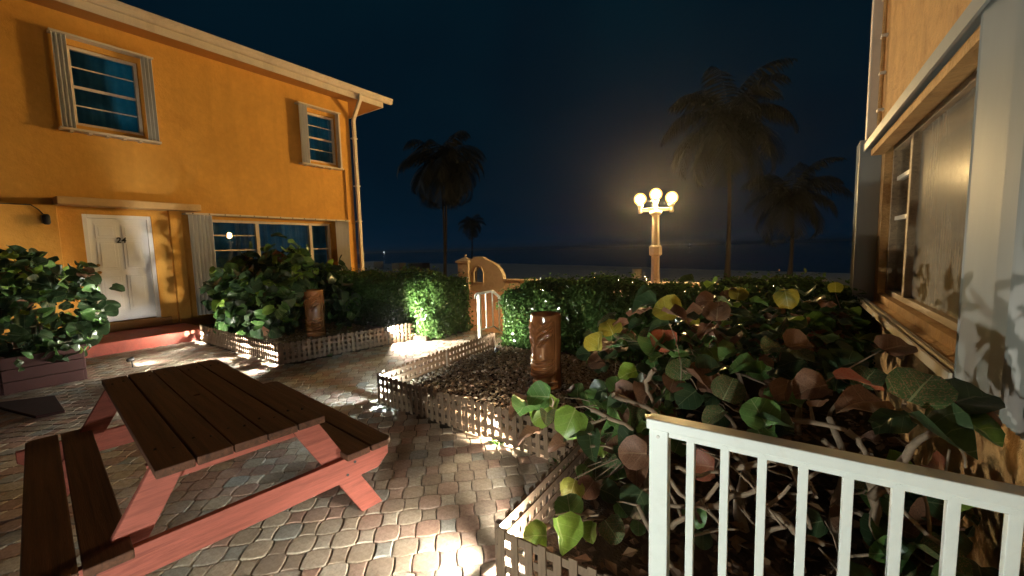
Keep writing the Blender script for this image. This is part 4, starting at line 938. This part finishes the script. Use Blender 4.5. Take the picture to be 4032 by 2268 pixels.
hedge('clipped_hedge', (-10.3, 5.15, .05), (-5.15, 6.35, 1.15), 46000, 'clipped hedge lit bright green by the spotlight left of the steps', seed=3)
hedge('clipped_hedge', (-3.80, 5.12, .05), (.72, 6.6, 1.07), 46000, 'clipped hedge with glinting top between the steps and the stucco house', seed=4)

# ------------------------------------------------------------------ railings
def near_railing():
    Y = 1.5; t = thing('white_railing', (.1, Y, 0), 'white square-tube metal railing in front of the sprawling sea grape', 'railing')
    m = MB(); m.box((-.417, Y, 0), (-.350, Y+.05, .922)); p = m.build('post', M['white_metal'], t, bevel=.003)
    m = MB(); m.tube([(-.385, Y-.003, .895), (-.385, Y+.001, .895)], .006, 10); m.build('screw', M['shutter'], p)
    m = MB(); m.box((-.425, Y-.012, .9225), (.64, Y+.052, .962)); m.build('handrail', M['white_metal'], t, bevel=.004)
    m = MB(); m.box((-.349, Y+.008, .10), (.64, Y+.042, .135)); m.build('bottom_rail', M['white_metal'], t, bevel=.003)
    m = MB(); m.box((-.349, Y+.006, .897), (.64, Y+.044, .9222)); m.build('upper_rail', M['white_metal'], t, bevel=.003)
    me = MB().box((-.0135, 0, 0), (.0135, .027, .7615)).mesh('baluster', M['white_metal'])
    for i in range(9):
        x = -.275+.1098*i; o = inst('baluster', me, t, (x, Y+.0115, .1353)); b = o.modifiers.new('b', 'BEVEL'); b.width = .002; b.segments = 2
        m = MB(); m.tube([(x, Y+.0052, .905), (x, Y+.009, .905)], .010, 10); m.build('weld', M['white_metal'], o)
        for ch in o.children: ch.location = -o.location
near_railing()
def stair_rail():
    X, Y = -4.60, 5.70; t = thing('stair_handrail', (X, Y, 0), 'small cream metal handrail at the top of the steps between the hedges', 'handrail')
    MB().box((X-.028, Y-.028, -.01), (X+.028, Y+.028, .80)).build('post', M['white_metal'], t, bevel=.004)
    top = [(X, Y-.10, .74), (X, Y-.09, .80), (X, Y-.03, .826), (X, Y+.42, .83), (X, Y+1.6, .02)]
    MB().tube(top, .026, 10).build('handrail', M['white_metal'], t, smooth=True)
    MB().tube([(X, Y+.03, .16), (X, Y+.42, .16), (X, Y+1.6, -.58)], .014, 8).build('bottom_rail', M['white_metal'], t)
    for i in range(1, 9):
        y = Y+.20*i; s = lambda yy, a: a if yy < Y+.42 else a-(yy-Y-.42)*(.81 if a > .5 else .74)/1.18
        MB().box((X-.010, y-.010, s(y, .165)), (X+.010, y+.010, s(y, .815))).build('baluster', M['white_metal'], t)
    MB().box((X-.028, Y+1.56, BW+.0), (X+.028, Y+1.616, .05)).build('post', M['white_metal'], t, bevel=.004)
stair_rail()

# ------------------------------------------------------------------ broadwalk wall, street lamp
WY = 18.15
gw = thing('gateway_wall', (-12.4, WY, BW), 'coral mission-style beach wall with arched niche and capped pillar', 'wall')
ox = at_y(1905, 1090, WY).x
def PW(x, y): p = at_y(x, y, WY); return (p.x, p.z)
out = [PW(1880, 1160), PW(1880, 1040), PW(1890, 1022), PW(1905, 1012), PW(1925, 1014), PW(1938, 1030), PW(1952, 1036), PW(1968, 1055), PW(1985, 1075), PW(1994, 1116), PW(1994, 1160)]
out = [(x, max(BW-.02, z)) for x, z in out]; out[0] = (out[0][0], BW); out[-1] = (out[-1][0], BW)
# swept gable with an arched through-niche: outline joined to the niche ring
n0 = [PW(1873, 1112), PW(1873, 1070), PW(1876, 1064), PW(1882, 1050), PW(1890, 1046), PW(1899, 1050), PW(1906, 1064), PW(1910, 1070), PW(1910, 1112)]
lx = PW(1857, 1100)[0]
# outline walk
O = [(lx, BW), (lx, PW(1857, 1024)[1]), PW(1864, 1020), PW(1872, 1012), PW(1885, 1010), PW(1905, 1012), PW(1918, 1022), PW(1930, 1027), PW(1945, 1034), PW(1962, 1046), PW(1975, 1062), PW(1984, 1080), PW(1992, 1116), (PW(1992, 1116)[0], BW)]
bm = bmesh.new()
def ringverts(pts, y): return [bm.verts.new((x, y, z)) for x, z in pts]
for y, flip in ((WY-.14, False), (WY+.14, True)):
    vo = ringverts(O, y); vi = ringverts(n0, y); es = []
    for L_ in (vo, vi):
        for i in range(len(L_)): es.append(bm.edges.new((L_[i], L_[(i+1) % len(L_)])))
    bmesh.ops.triangle_fill(bm, edges=es, use_beauty=True)
    if not flip: V0 = (vo, vi)
    else: V1 = (vo, vi)
for a, b in zip(V0, V1):
    for i in range(len(a)): j = (i+1) % len(a); bm.faces.new((a[i], a[j], b[j], b[i]))
bmesh.ops.recalc_face_normals(bm, faces=bm.faces)
me = bpy.data.meshes.new('gable'); 
for v in bm.verts: v.co -= ORIG[gw]
bm.to_mesh(me); bm.free(); me.materials.append(M['coral']); go = bpy.data.objects.new('gable', me); col.objects.link(go); go.parent = gw; ORIG[go] = ORIG[gw]
m = MB(); nn_ = [Vector((x, WY-.145, z)) for x, z in n0]; m.tube(nn_+[nn_[0]], .05, 6, cap=False); m.build('niche_surround', M['coral'], go)
px0, px1 = PW(1816, 1100)[0], lx-.003; zt = PW(1836, 1034)[1]
m = MB(); m.box((px0, WY-.28, BW), (px1, WY+.28, zt)); pil = m.build('pillar', M['coral'], gw, bevel=.02)
m = MB(); pm = (px0+px1)/2; w = (px1-px0)/2; m.box((px0-.08, WY-.36, zt+.002), (px1+.08, WY+.36, zt+.12)); m.add([(pm-w-.05, WY-.33, zt+.12), (pm+w+.05, WY-.33, zt+.12), (pm+w+.05, WY+.33, zt+.12), (pm-w-.05, WY+.33, zt+.12), (pm, WY, zt+.34)], [(0, 1, 4), (1, 2, 4), (2, 3, 4), (3, 0, 4)])
m.build('pillar_cap', M['coral'], pil)
m = MB(); m.lathe((pm, WY, zt+.30), [(.03, 0), (.035, .05), (.07, .09), (.075, .14), (.04, .19)], 14); m.build('finial', M['coral'], pil, smooth=True)
m = MB(); m.lathe((pm, 0, 0), [(.10, 0), (.17, .02), (.17, .04), (.10, .05)], 20); m.v = [(x, WY-.28-z, zt-.55+y) for x, y, z in [(v[0], v[1], v[2]) for v in m.v]]; m.build('medallion', M['coral'], pil, fix=True)
lw_ = thing('beach_wall', (10, WY, BW), 'long low coral wall between the broadwalk and the beach', 'wall')
m = MB(); xr = PW(1992, 1116)[0]+.003; m.box((xr, WY-.13, BW), (45, WY+.13, BW+.62)); m.build('wall_body', M['coral'], lw_)
m = MB(); m.box((xr, WY-.19, BW+.622), (45, WY+.19, BW+.72)); m.build('coping', M['coral'], lw_, bevel=.02)
lw2 = thing('beach_wall', (-40, WY, BW), 'low coral wall running off behind the left hedge and house', 'wall')
MB().box((-60, WY-.13, BW), (px0-.003, WY+.13, BW+.35)).build('wall_body', M['coral'], lw2)

def street_lamp(dx=0, label='tall cream street lamp with three glowing globes beyond the hedge'):
    D = 16.2; b = at_depth(2580, 1131, D); X, Y = b.x+dx, b.y
    t = thing('street_lamp', (X, Y, BW), label, 'street lamp', 'street lamps along the broadwalk')
    armz = at_depth(2584, 838, D).z
    m = MB(); m.lathe((X, Y, BW), [(.27, 0), (.27, .25), (.18, .32), (.138, armz-BW-.02)], 8); post = m.build('post', M['cream'], t, bevel=.01)
    m = MB(); cz = at_depth(2580, 985, D).z; m.lathe((X, Y, cz), [(.20, -.22), (.25, -.17), (.25, .12), (.20, .2)], 8); m.build('post_collar', M['cream'], post)
    m = MB(); m.lathe((X, Y, armz-.12), [(.16, 0), (.24, .08), (.24, .14), (.12, .2)], 12); m.build('capital', M['cream'], t)
    ad = Vector((cr.x, cr.y, 0)).normalized()
    ad = Vector((math.cos(R(20)), math.sin(R(20)), 0))
    sp = .62
    m = MB(); m.beam(Vector((X, Y, armz+.06))-ad*sp, Vector((X, Y, armz+.06))+ad*sp, .10, .06); m.beam(Vector((X, Y, armz+.14))-ad*sp, Vector((X, Y, armz+.14))+ad*sp, .10, .06); m.build('cross_arm', M['cream'], t, bevel=.01)
    gr = .23
    for k, (o, dz) in enumerate(((-1, 0), (1, 0), (0, .16))):
        p = Vector((X, Y, armz))+ad*(sp*.93*o); m = MB(); hh = .28+dz; m.lathe((p.x, p.y, armz-.02), [(.075, 0), (.085, .08), (.07, .16), (.075, hh-.05), (.12, hh), (.13, hh+.04)], 14); hd = m.build('globe_holder', M['cream'], t, smooth=True)
        g = MB(); bmm = bmesh.new(); bmesh.ops.create_uvsphere(bmm, u_segments=24, v_segments=16, radius=gr); g.v = [(v.co.x+p.x, v.co.y+p.y, v.co.z+armz+hh+.04+gr*.9) for v in bmm.verts]; g.f = [tuple(v.index for v in f.verts) for f in bmm.faces]; bmm.free()
        gs = g.build('globe', M['shell'], t, smooth=True)
        gc = Vector((p.x, p.y, armz+hh+.04+gr*.9)); q = MB(); q.v = [tuple(gc+(Vector(v)-gc)*.62) for v in g.v]; q.f = g.f; q.build('bulb', M['globe'], gs, smooth=True)
street_lamp()
street_lamp(23.9, 'tall cream street lamp farther along the broadwalk, mirrored in the picture window')

# ------------------------------------------------------------------ palms
def palm(x, y, D, crown_px, label, fl, nfr, seed, trunks=((0, 0),), tr=.14, droop=1.0):
    random.seed(seed); b = at_depth(x, y, D); base = Vector((b.x, b.y, BW-1.1)); top = at_depth(crown_px[0], crown_px[1], D)
    t = thing('palm_tree', base, label, 'palm tree', 'palms on the beach'); 
    for k, (dx, dt) in enumerate(trunks):
        e = Vector((top.x, top.y, top.z-dt*.4))+cr*dx; pts = [base+(e-base)*(i/10)+Vector((0, 0, 0))+cr*(.15*math.sin(i/10*3.1)) for i in range(11)]
        MB().tube(pts, [tr*(1.7-.9*min(1, i/2)) if i < 2 else tr*(1-.35*i/10) for i in range(11)], 10).build('trunk', M['palm_bark'], t, smooth=True)
    m = MB()
    for k, (dx, dt) in enumerate(trunks):
        e = Vector((top.x, top.y, top.z-dt*.4))+cr*dx
        for i in range(nfr):
            az = i*2.39996+random.uniform(-.25, .25); el = R(80)-R(120)*(i/nfr)**.9; L = fl*random.uniform(.85, 1.1); n = 14
            h = Vector((math.cos(az), math.sin(az), 0)); pts = []; p = e.copy(); a = el
            for j in range(n+1):
                pts.append(p.copy()); p = p+(h*math.cos(a)+Vector((0, 0, math.sin(a))))*(L/n); a -= R(9)*droop*(.5+j/n)
            m.tube(pts, [.03*(1-.8*j/n) for j in range(n+1)], 4, cap=False)
            for j in range(1, n+1):
                for q in range(2):
                    c = pts[j-1].lerp(pts[j], q/2); d = (pts[j]-pts[j-1]).normalized(); sd = d.cross(Vector((0, 0, 1)));
                    if sd.length < .05: sd = Vector((-h.y, h.x, 0))
                    sd.normalize(); ll = fl*.26*math.sin(math.pi*(.12+.84*j/n))
                    for s in (-1, 1):
                        tip = c+(sd*s*.75+d*.55+Vector((0, 0, -.55-random.uniform(0, .4))))*ll; w = d*.035*fl/2.5
                        mid = c.lerp(tip, .5)+Vector((0, 0, .06*ll)); m.add([c-w*.5, mid-w, tip, mid+w, c+w*.5], [(0, 1, 3, 4), (1, 2, 3)])
    m.build('crown', M['palm_leaf'], t)
palm(2862, 1130, 35, (2868, 470), 'tall dark coconut palm standing right of the street lamp', 7.2, 28, 3, tr=.19)
palm(3107, 1130, 38, (3118, 770), 'shorter dark coconut palm nearest the stucco house', 5.6, 24, 5, tr=.18)
palm(1750, 1085, 44, (1745, 640), 'twin-trunked palm with drooping fronds near the arched niche wall', 6.0, 22, 8, ((-.32, 1.2), (.16, 0)), .14, 1.25)
palm(1855, 1040, 75, (1856, 880), 'small distant palm above the capped pillar', 3.4, 24, 9, ((0, 0),), .14, 1.1)

# ------------------------------------------------------------------ beach things and boats
def box_thing(name, c, sx, sy, sz, mat, label, cat, top=None, extra=None):
    t = thing(name, c, label, cat); x, y, z = c; MB().box((x-sx/2, y-sy/2, z-.3), (x+sx/2, y+sy/2, z+sz)).build('body', mat, t, bevel=.05)
    if top: MB().box((x-sx/2-.06, y-sy/2-.06, z+sz+.002), (x+sx/2+.06, y+sy/2+.06, z+sz+.08)).build('lid', top, t, bevel=.02)
    if extra: extra(t, x, y, z)
    return t
p = at_z(1470, 1058, BW-1); 
box_thing('beach_hut', (p.x, p.y, BW-1), 3.6, 2.4, 1.5, M['hut'], 'small white hut on the sand beside the orange house corner', 'hut', None, lambda t, x, y, z: MB().box((x-.75, y-1.212, z+.45), (x-.05, y-1.202, z+1.15)).build('hatch', M['shutter'], t))
p = at_z(1572, 1066, BW-1)
box_thing('storage_box', (p.x, p.y, BW-1), 1.9, 1.6, 1.3, M['coral'], 'beige box on the sand in front of a dark crate', 'box', M['coral'])
p = at_z(1640, 1064, BW-1)
box_thing('dark_crate', (p.x+.2, p.y+.5, BW-1), 3.6, 1.8, 1.2, M['dark_box'], 'low dark crate on the sand beside the beige box', 'crate', M['dark_box'])
p = at_z(2508, 1096, BW-1)
t = thing('litter_bin', (p.x, p.y, BW-1), 'round pale litter bin on the sand left of the street lamp', 'litter bin')
MB().lathe((p.x, p.y, BW-1.05), [(.42, 0), (.47, .1), (.47, .9)], 18).build('drum', M['coral'], t, smooth=True); MB().lathe((p.x, p.y, BW-.148), [(.51, 0), (.51, .08), (.4, .12)], 18).build('rim', M['coral'], t)
for (x, y, lb) in ((1512, 997, 'tiny lit boat on the horizon beside the orange house'), (2715, 974, 'tiny lit boat on the horizon right of the street lamp')):
    d = ray(x, y); d.z = 0; d.normalize(); p = d*900; z = BW-1.4
    t = thing('boat', (p.x, p.y, z), lb, 'boat', 'boats out at sea'); s = Vector((-d.y, d.x, 0))
    m = MB(); hull = [(-4, 0), (-4.3, 1.1), (5, 1.3), (3.6, 0)]; m.prism(hull, lambda a, b: tuple(p+s*a-d*1.1+Vector((0, 0, z+b))), lambda a, b: tuple(p+s*a+d*1.1+Vector((0, 0, z+b)))); m.build('hull', M['dark_box'], t, fix=True)
    m = MB(); m.prism([(-2, 1.25), (-2, 2.6), (1.2, 2.6), (2, 1.25)], lambda a, b: tuple(p+s*a-d*.8+Vector((0, 0, z+b))), lambda a, b: tuple(p+s*a+d*.8+Vector((0, 0, z+b)))); m.build('cabin', M['hut'], t, fix=True)
    m = MB(); m.lathe((p.x, p.y, z+3.2), [(.1, 0), (.34, .3), (.34, .6), (.1, .9)], 10); m.build('masthead_light', M['boat_light'], t); MB().tube([(p.x, p.y, z+2.55), (p.x, p.y, z+3.25)], .06, 6).build('mast', M['black'], t)

for wx, wy, lb in ((-1.32, 2.55, 'tuft of weeds at the fence foot by the inner bed corner'), (-1.95, 2.60, 'tuft of weeds at the fence foot below the open tiki vase'), (-5.98, 3.6, 'tuft of weeds at the foot of the path fence by the sea grape')):
    random.seed(int(wx*-100)); t = thing('weed', (wx, wy, 0), lb, 'weed', 'weeds at the fence foot'); m = MB()
    for i in range(46):
        a = random.uniform(0, 6.28); L = random.uniform(.02, .075); b = Vector((wx+random.gauss(0, .035), wy+random.gauss(0, .012), 0)); d = Vector((math.cos(a)*.7, math.sin(a)*.7, random.uniform(.4, 1.1))); sd = Vector((-math.sin(a), math.cos(a), 0))*L*.16
        m.add([b, b+d*L*.6+sd, b+d*L+Vector((0, 0, -.25*L)), b+d*L*.6-sd], [(0, 1, 2, 3)])
    m.build('blades', M['hedge'], t, kind='stuff')
# ------------------------------------------------------------------ haze volume added for the glow around the lamps
m = MB(); m.box((-9500, -9500, -7), (9500, 12500, 14)); hz = m.build('haze', None); hz['kind'] = 'stuff'; hz['label'] = 'thin haze added for the glow around the lamps'; hz['category'] = 'haze'
hm = bpy.data.materials.new('halo_haze'); hm.use_nodes = True; hn = hm.node_tree; hn.nodes.clear()
pv = hn.nodes.new('ShaderNodeVolumePrincipled'); pv.inputs['Color'].default_value = (.9, .9, .9, 1); pv.inputs['Density'].default_value = .00042; pv.inputs['Anisotropy'].default_value = .88
ho = hn.nodes.new('ShaderNodeOutputMaterial'); hn.links.new(pv.outputs[0], ho.inputs['Volume']); hz.data.materials.append(hm)
